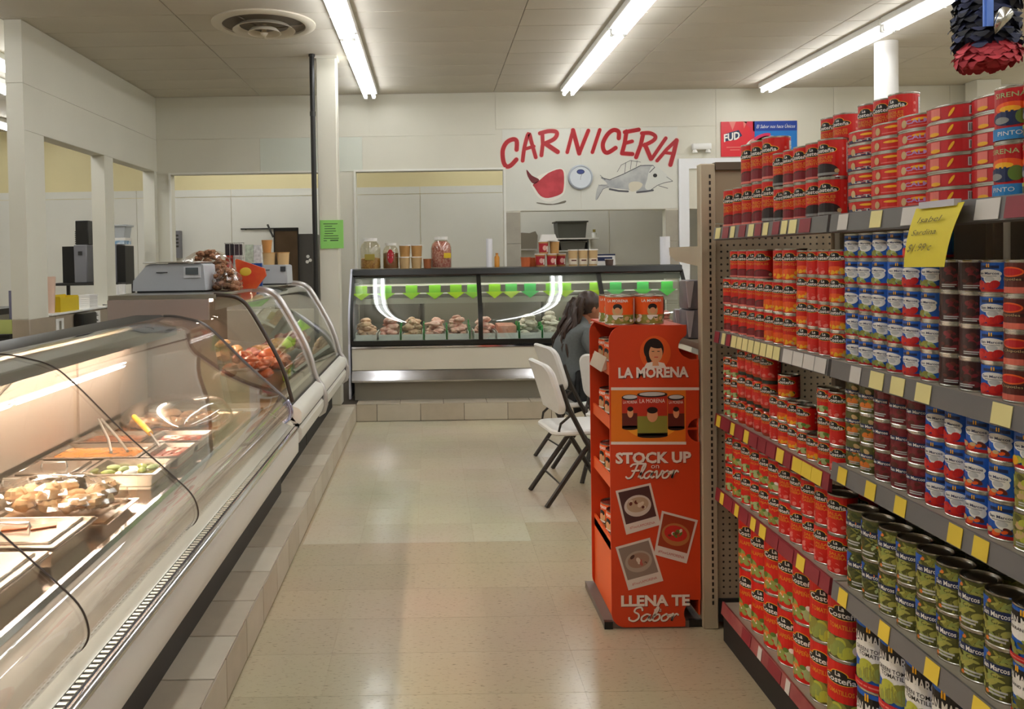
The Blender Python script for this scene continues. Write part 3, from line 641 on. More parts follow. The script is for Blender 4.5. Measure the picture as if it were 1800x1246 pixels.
def can_mesh(r, h, n=22, jar=False, sx=1.0, sy=1.0):
    b = MB()
    if jar:
        md = mat('dark_jar_lid', '#1f2a1c', .35); g = .0
        b.lathe([(0, 0), (r * .9, 0), (r, .006), (r, h * .80), (r * .82, h * .87), (r * .82, h * .89)], mat('red_salsa_in_glass', '#b3341a', .12, coat=.6), n); b.lathe([(r * .82, h * .885, md), (r * .88, h * .885, md), (r * .88, h - .001, md), (r * .85, h, md), (0, h, md)], md, n)
    else:
        t = .0012
        b.lathe([(0, .003), (r * .93, .003), (r * .94, 0), (r + t, 0), (r + t, .003), (r, .0045), (r, h - .0045), (r + t, h - .003), (r + t, h), (r * .95, h), (r * .94, h - .004), (r * .8, h - .004), (r * .78, h - .0032), (r * .3, h - .0032), (0, h - .0032)], m_can, n)
    if sx != 1 or sy != 1: b.v = [(x * sx, y * sy, z) for x, y, z in b.v]
    return b.mesh('can')
def product(key, r, h, art, desc, name='food_can', cat='can', jar=False, sx=1.0, sy=1.0, lo=.005, hi=.005):
    hh = h - lo - hi if not jar else h * .72
    lab = art(r, hh); mb = MB(); lab.on_cyl(mb, r, lo if not jar else .01, sx=sx, sy=sy); me = mb.mesh('paper_label', smooth=False, recalc=False)
    PROD[key] = dict(r=r, h=h, can=can_mesh(r, h, jar=jar, sx=sx, sy=sy), lab=me, desc=desc, name=name, cat=cat, oval=(sx != 1 or sy != 1))
product('bean', .044, .143, lambda r, h: costena(r, h, 'FRIJOLES|REFRITOS', f_beans), 'red refried bean can')
product('bean_b', .044, .143, lambda r, h: costena(r, h, 'FRIJOLES|NEGROS', f_black), 'red black bean can')
product('bean_s', .0375, .111, lambda r, h: costena(r, h, 'FRIJOLES|REFRITOS', f_beans), 'shorter red refried bean can')
product('bean_bs', .0375, .111, lambda r, h: costena(r, h, 'FRIJOLES|NEGROS', f_black), 'shorter red black bean can')
product('c_bean', .036, .103, lambda r, h: costena(r, h, 'FRIJOLES', f_beans), 'medium red bean can')
product('c_chip', .036, .103, lambda r, h: costena(r, h, 'CHIPOTLES', f_chip), 'medium red and orange pepper can')
product('s_chip', .0325, .0755, lambda r, h: costena(r, h, '', f_chip), 'small red and orange pepper can')
product('s_sal', .0325, .0755, lambda r, h: costena(r, h, '', f_salsa), 'small red salsa can')
product('s_nac', .0325, .0755, lambda r, h: costena(r, h, 'NACHOS', f_nacho), 'small red pickled pepper can')
product('jar', .034, .094, lambda r, h: costena(r, h, 'SALSA', f_salsa), 'red salsa jar with dark lid', 'salsa_jar', 'jar', True)
product('m_nac', .039, .112, lambda r, h: costena(r, h, 'NACHOS', f_nacho), 'red pickled nacho pepper can')
product('m_veg', .039, .112, lambda r, h: costena(r, h, 'RAJAS', f_veg), 'red pickled vegetable can')
product('m_sal', .039, .112, lambda r, h: costena(r, h, 'SALSA|CASERA', f_salsa), 'red home style salsa can')
product('l_jal', .0555, .188, lambda r, h: costena(r, h, 'JALAPEÑOS', f_veg), 'large red jalapeño can')
product('l_tom', .0555, .188, lambda r, h: costena(r, h, 'TOMATILLOS', f_tom), 'large red tomatillo can')
product('b_grn', .0325, .0685, lambda r, h: marcos(r, h, g_green), 'small blue can with green peppers')
product('b_red', .0325, .0685, lambda r, h: marcos(r, h, g_red), 'small blue can with red tomatoes')
product('b_brn', .0325, .0685, lambda r, h: marcos(r, h, g_brown), 'small blue can with brown chillies')
product('d_brn', .0325, .0685, lambda r, h: solid(r, h, p_brn2, [p_brn, p_brn2, p_mar], None, None, 20), 'small dark brown chilli can')
product('d_chp', .0325, .0685, lambda r, h: costena_dark(r, h), 'small brown and red chipotle can')
product('d_teal', .0325, .0685, lambda r, h: solid(r, h, p_teal, [p_teal, p_nav], None, None, 4), 'small dark teal can')
product('B_red', .034, .077, lambda r, h: marcos(r, h, g_red), 'blue can with red tomatoes')
product('B_brn', .034, .077, lambda r, h: marcos(r, h, g_brown), 'blue can with brown mushrooms')
product('B_yel', .034, .077, lambda r, h: marcos(r, h, g_yel), 'blue can with yellow peppers')
product('B_oli', .034, .077, lambda r, h: solid(r, h, p_oli, [p_oli, p_dol, p_yg, p_tan], None, None, 26, .36), 'olive can of sliced peppers')
product('B_mix', .034, .077, lambda r, h: solid(r, h, p_dol, [p_tan, p_oli, p_ora, p_dol], 'San Marcos', None, 22), 'mixed vegetable can with blue name plate')
product('B_mar', .034, .077, lambda r, h: solid(r, h, p_mar, [p_mar, p_brn, K('kidney', '#8f2a33')], 'San Marcos', None, 24), 'maroon bean can')
product('n_jal', .038, .108, lambda r, h: solid(r, h, p_dol, [p_oli, p_oli2, p_dol, p_oli2, p_lgr], 'San Marcos', p_blu, 26, .34, True), 'olive green jalapeño can')
product('n_rac', .038, .108, lambda r, h: solid(r, h, p_dol, [p_oli, p_dkg, p_dol, p_dkg, p_pal], 'San Marcos', p_blu, 27, .34, True), 'dark green sliced pepper can')
product('n_ser', .040, .112, lambda r, h: white_marcos(r, h, ['SERRANO PEPPERS'], [p_oli, p_grn, p_dol, p_lgr, p_ora]), 'blue and white serrano pepper can')
product('w_tom', .0545, .186, lambda r, h: white_marcos(r, h, ['GREEN TOMATO', 'TOMATILLO'], [p_yg, p_lgr, p_oli], True), 'large blue and white tomatillo can')
product('sar_a', .056, .036, lambda r, h: sardine(r, h, 'La Torre', p_red, p_lgy, p_nav), 'flat oval red and blue sardine can', 'sardine_can', sx=1.0, sy=1.3, lo=.0025, hi=.0025)
product('sar_b', .056, .036, lambda r, h: sardine(r, h, '', p_red, p_yel, None), 'flat oval red sardine can with yellow fish', 'sardine_can', sx=1.0, sy=1.3, lo=.0025, hi=.0025)
product('sar_c', .056, .036, lambda r, h: sardine(r, h, 'CALMEX', p_red, p_lil, None), 'flat oval red sardine can with lilac letters', 'sardine_can', sx=1.0, sy=1.3, lo=.0025, hi=.0025)
product('sar_d', .058, .036, sardine_lady, 'flat oval red sardine can with barcode', 'sardine_can', sx=1.0, sy=1.3, lo=.0025, hi=.0025)
product('sir', .0375, .108, sirena, 'tall red can with green and black picture')
product('sir_b', .0375, .108, sirena_b, 'tall red can with light blue band')
product('mor', .046, .105, morena, 'orange pepper can with a portrait')
# ---------------------------------------------------------------- stacking the cans
ORD = ['first', 'second', 'third', 'fourth', 'fifth', 'sixth', 'seventh', 'eighth', 'ninth', 'tenth', 'eleventh', 'twelfth', 'thirteenth', 'fourteenth', 'fifteenth']
LAY = ['bottom', 'second', 'third', 'fourth', 'fifth', 'sixth']
RC = random.Random(11)
def put_can(key, x, y, z, rz, label, group):
    p = PROD[key]
    o = link(p['name'], p['can'], None, (x, y, z), 0.0); tag(o, label, p['cat'], group)
    link('paper_label', p['lab'], o, (0, 0, 0), 0.0 if p['oval'] else rz); return o
def face(x, y, jit=.22, off=.62):
    """turn the label between the aisle and the camera"""
    return math.atan2(x, y) * -1.0 - off + RC.uniform(-jit, jit)
def row(shelf, z, seq, y, group, where, depth=0.0, jit=.22, gap=.0015, off=.62):
    """seq: (product, layers) from far to near; each column starts where the one before it ended"""
    for c, it in enumerate(seq):
        key, lay = it[0], it[1]; dx = it[2] if len(it) > 2 else 0.0; p = PROD[key]; r = p['r']
        y -= r + gap; x = LIP + .028 + r + depth + dx; zz = z
        for k in range(lay):
            kk = it[3][k] if len(it) > 3 else key
            lb = '%s, %s layer, %s from far end, %s' % (PROD[kk]['desc'], LAY[k], ORD[c], where)
            put_can(kk, x + RC.uniform(-.002, .002), y, zz + .0003, face(x, y, jit, off), lb, group); zz += PROD[kk]['h'] + .0004
        y -= r + gap
    return y
# top shelf, far section
row(0, S1, [('bean', 1), ('bean', 1), ('bean', 2), ('bean_b', 2, 0, ['bean', 'bean']), ('bean_b', 2, 0, ['bean_b', 'bean']), ('bean_bs', 2), ('bean_s', 2), ('bean_s', 2), ('bean_bs', 2, 0, ['bean_bs', 'bean_s']), ('bean_bs', 2)], 3.15, 'bean cans on the top shelf', 'top shelf')
row(0, S1, [('bean_s', 3), ('bean_s', 3), ('bean_bs', 2), ('bean_s', 3), ('bean_s', 3), ('bean_s', 3)], 2.70, 'bean cans on the top shelf', 'back row, top shelf', depth=.16)
# top shelf, near section
row(0, S1, [('sar_a', 6, .004), ('sar_b', 6, .004), ('sar_c', 6, .004), ('sar_d', 6, .004), ('sar_d', 6, .03)], 2.225, 'sardine cans on the top shelf', 'top shelf', jit=.1)
row(0, S1, [('sir_b', 2), ('sir', 2), ('sir', 2), ('sir', 2), ('sir_b', 2)], 1.645, 'tall cans at the near end of the top shelf', 'top shelf')
# second shelf
row(1, S2, [('c_bean', 2), ('c_bean', 3), ('c_bean', 3), ('c_bean', 3), ('c_bean', 3), ('c_chip', 2), ('c_chip', 3), ('c_chip', 3)], 3.15, 'red cans on the second shelf', 'second shelf')
row(1, S2, [('s_chip', 4), ('s_sal', 4), ('s_sal', 4), ('s_chip', 4)], 2.52, 'small red cans on the second shelf', 'second shelf')
row(1, S2, [('b_grn', 5), ('b_grn', 5), ('b_grn', 5), ('b_grn', 5), ('b_red', 5), ('b_grn', 5), ('d_brn', 4), ('d_brn', 4), ('b_red', 4), ('d_chp', 4), ('b_brn', 3), ('b_grn', 3), ('b_grn', 4), ('b_grn', 4)], 2.228, 'small cans on the second shelf', 'second shelf')
row(1, S2, [('d_teal', 4), ('d_teal', 5), ('d_teal', 5), ('d_teal', 5)], 1.70, 'dark cans at the back of the second shelf', 'back row, second shelf', depth=.075)
# third shelf
row(2, S3F, [('s_nac', 3), ('s_nac', 3), ('jar', 3), ('jar', 3), ('jar', 3), ('jar', 3), ('s_sal', 2), ('s_chip', 3), ('s_chip', 2), ('s_nac', 2), ('s_chip', 1), ('s_nac', 3), ('s_sal', 3)], 3.15, 'small red cans on the third shelf', 'third shelf')
row(2, S3N, [('B_mix', 3), ('B_mix', 3), ('B_mar', 3), ('B_mar', 3), ('B_mar', 3), ('B_red', 3), ('B_red', 3), ('B_brn', 3), ('B_brn', 3), ('B_oli', 3, 0, ['B_oli', 'B_oli', 'B_yel']), ('B_yel', 3, 0, ['B_yel', 'B_oli', 'B_yel']), ('B_yel', 3), ('B_yel', 3)], 2.228, 'cans on the third shelf', 'third shelf')
# fourth shelf
row(3, S4, [('m_nac', 2), ('m_veg', 2), ('m_nac', 2), ('m_nac', 2), ('m_veg', 2), ('m_veg', 2), ('m_sal', 2), ('m_sal', 2), ('m_sal', 2), ('m_sal', 2), ('m_sal', 2)], 3.15, 'red cans on the fourth shelf', 'fourth shelf')
row(3, S4, [('n_rac', 2), ('n_rac', 2), ('n_jal', 2), ('n_jal', 2), ('n_jal', 2), ('n_jal', 2), ('n_jal', 2), ('n_jal', 2), ('n_ser', 2), ('n_ser', 2), ('n_ser', 2)], 2.228, 'pepper cans on the fourth shelf', 'fourth shelf')
# bottom shelf
row(4, S5, [('l_jal', 2), ('l_jal', 2), ('l_jal', 2), ('l_jal', 2), ('l_jal', 2), ('l_tom', 2), ('l_tom', 2)], 3.08, 'large red cans on the bottom shelf', 'bottom shelf', depth=.02, off=.5)
row(4, S5, [('w_tom', 2), ('w_tom', 2), ('w_tom', 2), ('w_tom', 2), ('w_tom', 2), ('w_tom', 1)], 2.228, 'large tomatillo cans on the bottom shelf', 'bottom shelf', depth=.02, off=.38, jit=.12)
# second row of cans, seen over the front row
row(3, S4, [('m_nac', 2), ('m_veg', 2), ('m_nac', 2), ('m_veg', 2), ('m_sal', 2), ('m_sal', 2), ('m_sal', 2), ('m_sal', 2)], 2.95, 'red cans on the fourth shelf', 'back row, fourth shelf', depth=.083)
row(3, S4, [('n_jal', 2), ('n_jal', 2), ('n_jal', 2), ('n_jal', 2), ('n_jal', 2)], 2.10, 'pepper cans on the fourth shelf', 'back row, fourth shelf', depth=.085)
# ---------------------------------------------------------------- handwritten yellow price card hung on the top rail
yc = thing('price_card', 'yellow handwritten price card hanging from the grey top rail', 'sign')
TL, TR, BR, BL = Vector((1.068, 1.803, 1.594)), Vector((1.068, 1.640, 1.598)), Vector((1.030, 1.645, 1.468)), Vector((1.030, 1.785, 1.466))
vs = []; fs = []; nn = 6
for i in range(nn + 1):
    t = i / nn; cu = math.sin(t * PI) * .006
    for a, b2 in ((TL, BL), (TR, BR)):
        p = a.lerp(b2, t); vs += [(p.x - cu, p.y, p.z), (p.x - cu + .0008, p.y, p.z)]
for i in range(nn):
    o = 4 * i; fs += [[o, o + 2, o + 6, o + 4], [o + 1, o + 5, o + 7, o + 3], [o, o + 4, o + 5, o + 1], [o + 2, o + 3, o + 7, o + 6]]
fs += [[0, 1, 3, 2], [4 * nn, 4 * nn + 2, 4 * nn + 3, 4 * nn + 1]]
MB().add(vs, fs, mat('yellow_card', '#dcc92c', .6)).build('card', yc)
a = Art(); ink = mat('ball_pen_ink', '#6a5f1c', .6)
U = (TR - TL).normalized(); V = (TL - BL).normalized()
def pen(pts, ox, oy, s): a.stroke([(ox + x * s, oy + y * s) for x, y in pts], .0014, ink, 3)
for ox, oy, s, letters in ((.03, .098, .016, 'Isabel'), (.018, .070, .016, 'Sardina'), (.014, .034, .022, '$1.99 c')):
    a.text(letters, ox, oy, s * .8, ink, 3, shear=.35, anchor=0.0, w=.085)
mb = MB(); a.on_plane(mb, BL + Vector((-.005, 0, 0)), U, V, .001); mb.build('handwriting', yc, smooth=False, recalc=False)
MB().box(1.06, 1.66, 1.592, 1.075, 1.78, 1.606, mat('clear_clip', '#c9c6cc', .3)).build('clip', yc)
# ---------------------------------------------------------------- serving cases along the left
m_gl = glass('case_glass', (.965, .975, .965), .045); m_gl_end = glass('case_end_glass', (.86, .80, .76), .05)
m_alu = mat('case_white_enamel', '#dcd9cf', .35, var=.03, scale=3); m_seal = mat('dark_seal', '#3a2f26', .4); m_ledge = mat('case_grey_ledge', '#b9bab0', .3, metal=.4)
m_deck = mat('steel_deck', '#cfc4b8', .22, metal=1.0, var=.1, scale=7); m_back = mat('steel_back', '#ab9a86', .5, metal=.3, var=.1, scale=4)
m_warm = light_mat('warm_case_lamp', (1.0, .80, .66), CASE_WARM); m_cool = light_mat('cool_case_lamp', (1.0, .93, .82), CASE_COOL)
m_warm2 = light_mat('warm_meat_lamp', (1.0, .80, .64), CASE_WARM * .45)
Y0, Y1 = .95, 4.70
nc = thing('deli_case', 'long curved glass hot deli case nearest the camera with steel food pans', 'display case')
MB().box(-1.70, Y0, KH, -.885, Y1, .385, mat('toe_dark', '#2c2824', .5)).build('toe_kick', nc)
MB().prism([(-.862, .375), (-.80, .38), (-.783, .40), (-.780, .43), (-.780, .505), (-.79, .525), (-.862, .525)], 'y', Y0, Y1, m_alu).build('front_panel', nc)
MB().prism([(-.79, .525), (-.778, .53), (-.776, .542), (-.785, .548), (-.80, .548), (-.80, .525)], 'y', Y0, Y1, m_chrome).build('bumper_rail', nc)
MB().box(-.822, Y0, .53, -.80, Y1, .552, m_dark).build('vent_channel', nc)
b = MB()
for k in range(150): y = 1.2 + k * .0235; b.box(-.821, y, .552, -.801, y + .011, .5545, m_ledge)
b.build('vent_bars', nc, smooth=False)['kind'] = 'stuff'
MB().prism([(-.822, .53), (-.822, .556), (-.865, .572), (-.872, .572), (-.872, .53)], 'y', Y0, Y1, m_ledge).build('glass_ledge', nc)
MB().prism([(-1.70, .385), (-.862, .385), (-.862, .50), (-.99, .60), (-1.70, .60)], 'y', Y0, Y1, m_alu).build('tank', nc)
MB().prism([(-.866, .575), (-.980, .652), (-.990, .652), (-.990, .60), (-.866, .53)], 'y', Y0, Y1, mat('inner_front_steel', '#b3a595', .35, metal=.6, var=.15, scale=5)).build('inner_front', nc)
MB().prism([(-.975, .650), (-.982, .664), (-1.0, .664), (-1.0, .645), (-.985, .645)], 'y', Y0, Y1, m_chrome).build('deck_lip', nc)
MB().box(-1.64, Y0, .60, -1.0, Y1 - .02, .645, m_deck).build('deck', nc)
MB().box(-1.70, Y0, .60, -1.64, Y1, 1.17, m_back).build('rear_wall', nc)
for k in range(4): MB().box(-1.64, 1.0 + .92 * k, .72, -1.63, 1.86 + .92 * k, 1.10, mat('rear_door_bronze', '#a59687', .45, metal=.3)).build('rear_door', nc)
MB().prism([(-1.70, 1.17), (-1.56, 1.17), (-1.535, 1.182), (-1.535, 1.196), (-1.56, 1.204), (-1.70, 1.204)], 'y', Y0, Y1, m_dark).build('top_rail', nc)
PROF = catmull([(-.868, .572), (-.832, .60), (-.822, .64), (-.845, .70), (-.92, .775), (-1.08, .925), (-1.235, 1.085), (-1.315, 1.15), (-1.40, 1.178), (-1.48, 1.194), (-1.54, 1.196)], 5)
for y0, y1 in ((Y0, 1.91), (1.915, 2.82), (2.825, Y1)):
    MB().sheet(PROF, 'y', y0, y1, .006, m_gl).build('glass_pane', nc, angle=60)
for y in (1.9125, 2.8225):
    MB().tube([(p[0] + .001, y, p[1] + .001) for p in PROF], .0026, m_seal, 6).build('glass_joint', nc)
MB().tube([(p[0], Y1, p[1]) for p in PROF[14:]], .008, mat('end_rim_grey', '#5f5a58', .3, metal=.6), 8).build('end_rim', nc)
MB().tube([(p[0] + .003, Y1 + .002, p[1]) for p in PROF[:16]], .012, mat('blue_chrome', '#b9bbdc', .15, metal=1.0), 10).build('end_corner_guard', nc)
MB().prism([(p[0] - .006, p[1] - .003) for p in PROF[2:]] + [(-1.64, 1.17), (-1.64, .66), (-.985, .66)], 'y', Y1 - .008, Y1 - .003, m_gl_end).build('end_pane', nc)
MB().prism([(-.862, .375), (-.80, .38), (-.783, .40), (-.780, .505), (-.79, .525), (-.84, .60), (-.985, .655), (-1.70, .66), (-1.70, .375)], 'y', Y1, Y1 + .012, m_alu).build('end_cap', nc)
MB().prism([(-1.56, 1.158), (-1.382, 1.158), (-1.378, 1.116), (-1.384, 1.116), (-1.388, 1.152), (-1.56, 1.152)], 'y', Y0 + .1, 4.42, mat('lamp_canopy_steel', '#7d7f7a', .4, metal=.4)).build('lamp_canopy', nc)
MB().lathe([(0, 1.15), (.012, 1.15), (.012, 4.35), (0, 4.35)], m_warm, 10, (-1.47, 0, 1.132), ax='y').build('heat_lamp', nc)
for y in (2.3, 4.40): MB().box(-1.50, y - .02, 1.11, -1.44, y, 1.152, m_steel).build('lamp_bracket', nc)
for y in (1.9125, 2.8225): MB().tube([(-1.62, y, .66), (-1.60, y, .95), (-1.45, y, 1.11)], .008, m_steel, 8).build('glass_support', nc)
# ---- food pans on the deck
m_pan = mat('pan_steel', '#d5cabe', .18, metal=1.0); ZD = .6455
def pan(label, x0, y0, x1, y1, dep, food=None, lid=False, z=ZD, group='steel food pans in the deli case', rot=0.0):
    t = thing('food_pan', label, 'pan', ((x0 + x1) / 2, (y0 + y1) / 2, z), rot, group); a, c = (x1 - x0) / 2, (y1 - y0) / 2; q = .018
    b = MB(); H = dep
    def ring(ax, cy, zz): return [(-ax, -cy, zz), (ax, -cy, zz), (ax, cy, zz), (-ax, cy, zz)]
    R_ = [ring(a, c, H - .004), ring(a, c, H), ring(a - q, c - q, H), ring(a - q - .012, c - q - .012, .006), ring(a - q - .012, c - q - .012, 0), ring(a - q + .002, c - q + .002, H - .004)]
    vs = sum(R_, []); fs = []
    for i in (0, 1, 2): fs += [[4 * i + k, 4 * i + (k + 1) % 4, 4 * i + 4 + (k + 1) % 4, 4 * i + 4 + k] for k in range(4)]
    fs += [[12, 13, 14, 15], [16, 17, 18, 19]] + [[16 + k, 16 + (k + 1) % 4, 20 + (k + 1) % 4, 20 + k] for k in range(4)] + [[20 + k, 20 + (k + 1) % 4, (k + 1) % 4, k] for k in range(4)]
    b.add(vs, fs, m_pan); b.build('pan_body', t, angle=25)
    if lid:
        l = MB().box(-a + .004, -c + .004, H, a - .004, c - .004, H + .006, m_pan, bev=.004).box(-a + .03, -c + .03, H + .006, a - .03, c - .03, H + .012, m_pan, bev=.005).build('lid', t)
        MB().tube([(-.05, 0, H + .012), (-.045, 0, H + .03), (.045, 0, H + .03), (.05, 0, H + .012)], .005, m_steel, 8).build('lid_handle', l)
    if food:
        fm, lev, bump = food; n = 14; vs = []; fs = []; rr = random.Random(len(label)); ax, cy = a - q - .006, c - q - .006
        for j in range(n + 1):
            for i in range(n + 1):
                e = 1 if 0 < i < n and 0 < j < n else 0
                vs.append((-ax + 2 * ax * i / n, -cy + 2 * cy * j / n, lev + e * rr.uniform(-bump, bump)))
        for j in range(n):
            for i in range(n): fs.append([j * (n + 1) + i, j * (n + 1) + i + 1, (j + 1) * (n + 1) + i + 1, (j + 1) * (n + 1) + i])
        o = len(vs); vs += [(-ax, -cy, .012), (ax, -cy, .012), (ax, cy, .012), (-ax, cy, .012)]; fs.append([o + 3, o + 2, o + 1, o])
        MB().add(vs, fs, fm).build('food', t, recalc=False)
    return t
m_soup = mat('orange_stew', '#cf7c2e', .2, var=.3, scale=40, coat=.4); m_br = mat('brown_stew', '#8a4a26', .25, var=.4, scale=60, coat=.4); m_sal = mat('red_salsa_food', '#a8482a', .25, var=.3, scale=50, coat=.4); m_brine = mat('brine', '#a08a4a', .1, var=.2, scale=20, coat=.6)
m_tan_l = mat('tan_food', '#b58556', .3, var=.3, scale=50)
pan('steel pan of sliced vegetables in brine, right of the lidded pan', -1.335, 3.05, -1.045, 3.31, .065, (m_brine, .040, .002))
for k, (dx, dy, an) in enumerate(((-.07, -.03, .2), (-.03, .02, 1.2), (.015, -.035, .5), (.05, .0, 2.0), (.075, .05, .9), (-.02, -.06, 1.7), (.03, .06, 2.5), (-.08, .05, .1))):
    v_ = tag(MB().ell((0, 0, 0), (.028, .015, .011), (p_lgr, p_pal, p_wht)[k % 3], 10, 6, rot=Matrix.Rotation(an, 3, 'Z')).build('pickled_vegetable', None, (-1.19 + dx, 3.18 + dy, ZD + .049)), 'pickled vegetable piece in the brine pan, %s counting from the near left' % ORD[k], 'vegetable', 'vegetable pieces in brine')
pan('lidded steel pan left of the pan of vegetables', -1.62, 3.05, -1.345, 3.31, .055, None, True)
pan('wide steel pan of orange stew behind the lidded pan', -1.62, 3.325, -1.21, 3.60, .065, (m_soup, .050, .002))
pan('steel pan of orange sauce behind the pan of vegetables', -1.20, 3.325, -1.03, 3.60, .065, (m_sal, .048, .002))
pan('steel pan of brown stew behind the orange stew', -1.62, 3.615, -1.30, 3.86, .065, (m_br, .048, .004))
pan('steel pan of red salsa beside the brown stew', -1.29, 3.615, -1.03, 3.86, .065, (m_sal, .046, .003))
pan('lidded steel pan near the left edge, behind the bagged chicken tray', -1.62, 2.88, -1.42, 3.035, .05, None, True)
pan('large steel lidded pan in front of the bagged chicken', -1.44, 2.27, -1.06, 2.56, .06, None, True)
pan('large steel lidded pan nearest the camera in the deli case', -1.46, 1.92, -1.06, 2.25, .06, None, True)
pan('steel lidded pan at the far left under the case lamp', -1.62, 2.27, -1.46, 2.56, .05, None, True)
pan('steel pan at the near left corner of the case', -1.62, 1.58, -1.06, 1.90, .06, (m_tan_l, .045, .006))
pan('steel tray under the clear dome at the far end of the deli case', -1.56, 3.90, -1.03, 4.42, .05, (m_br, .040, .004))
pan('long dark tray lying below the bagged chicken', -1.46, 2.58, -1.04, 2.87, .03, (m_tan_l, .020, .001))
# slices left on the lids
for k, (x, y, an) in enumerate(((-1.25, 2.42, .3), (-1.17, 2.43, .5))):
    tag(MB().box(-.035, -.016, 0, .035, .016, .004, mat('orange_slice', '#c8693a', .4)).build('food_scrap', None, (x, y, ZD + .073), an), 'small orange food scrap on the pan lid, %s' % ('left one', 'right one')[k], 'scrap', 'scraps on the lid')
# bagged chicken: wrinkled clear bag round pale meat
bg = thing('bagged_chicken', 'clear plastic bag of cooked chicken lying on a tray in the deli case', 'bag', (-1.25, 2.73, ZD + .032), -.15)
m_bag = glass('plastic_film', (.96, .94, .90), .16, .10); m_chk = mat('cooked_chicken', '#e0bd8e', .4, var=.5, col2='#c8935c', scale=30, bump=.5, bscale=40)
b = MB(); rr = random.Random(4)
for k in range(30): b.ell((rr.uniform(-.15, .15), rr.uniform(-.075, .075), .03 + rr.uniform(0, .04)), (rr.uniform(.025, .045), rr.uniform(.018, .034), .024), m_chk, 10, 7, .2, Matrix.Rotation(rr.uniform(0, 3), 3, 'Z'), k)
b.build('chicken', bg)
b = MB(); b.ell((0, 0, .05), (.225, .135, .070), m_bag, 40, 18, .07, None, 9); b.v = [(x, y, max(z, .0015)) for x, y, z in b.v]
b.build('plastic_film', bg, angle=12)
# clear dome over the far tray
dm = thing('clear_dome', 'clear plastic dome cover with bright glints over the far tray', 'cover', (-1.30, 4.15, ZD + .0505))
m_dome = glass('dome_plastic', (.95, .92, .88), .13, .04)
b = MB(); N1, N2 = 28, 10; vs = []; fs = []
for sgn, off in ((1, 0.0), (1, -.004)):
    for j in range(N2 + 1):
        t = j / N2 * PI / 2
        for i in range(N1):
            a = 2 * PI * i / N1; sup = lambda v: math.copysign(abs(v) ** .7, v); wv = 1 + .012 * math.sin(9 * a + 3 * t)
            vs.append(((.265 + off) * sup(math.cos(a)) * math.cos(t) ** .6 * wv, (.245 + off) * sup(math.sin(a)) * math.cos(t) ** .6 * wv, (.13 + off) * math.sin(t) + (0 if off == 0 else 0)))
for o in (0, (N2 + 1) * N1):
    for j in range(N2):
        for i in range(N1): fs.append([o + j * N1 + i, o + j * N1 + (i + 1) % N1, o + (j + 1) * N1 + (i + 1) % N1, o + (j + 1) * N1 + i])
b.add(vs, fs, m_dome); b.build('dome', dm, angle=50, recalc=False)
b = MB(); rr = random.Random(5)
for k in range(12): b.ell((rr.uniform(-.17, .17), rr.uniform(-.15, .15), .01), (rr.uniform(.04, .06), rr.uniform(.03, .05), .03), mat('roast_meat', '#c79a72', .3, var=.4, scale=30, coat=.4), 9, 6, .08, None, k)
b.v = [(x, y, max(z, -.008)) for x, y, z in b.v]
tag(b.build('carved_meat', None, (-1.30, 4.15, ZD + .0515)), 'pale carved meat heaped under the clear dome', 'meat')
# tongs and yellow handled utensil
tg = thing('tongs', 'steel tongs lying across the pans, in front of the clear dome', 'tongs')
MB().tube([(-1.56, 3.80, .778), (-1.42, 3.56, .735), (-1.33, 3.36, .724)], .006, m_steel, 8).build('arm', tg); MB().tube([(-1.545, 3.80, .778), (-1.38, 3.57, .735), (-1.27, 3.38, .724)], .006, m_steel, 8).build('arm', tg)
sp = thing('serving_spatula', 'spatula with a yellow handle resting on the pans', 'utensil')
MB().tube([(-1.42, 3.87, .775), (-1.34, 3.76, .755), (-1.27, 3.66, .738)], [.012, .014, .012], mat('yellow_handle', '#e0a422', .4), 10).build('handle', sp); MB().tube([(-1.27, 3.66, .738), (-1.17, 3.48, .722)], .004, m_steel, 8).build('shaft', sp)

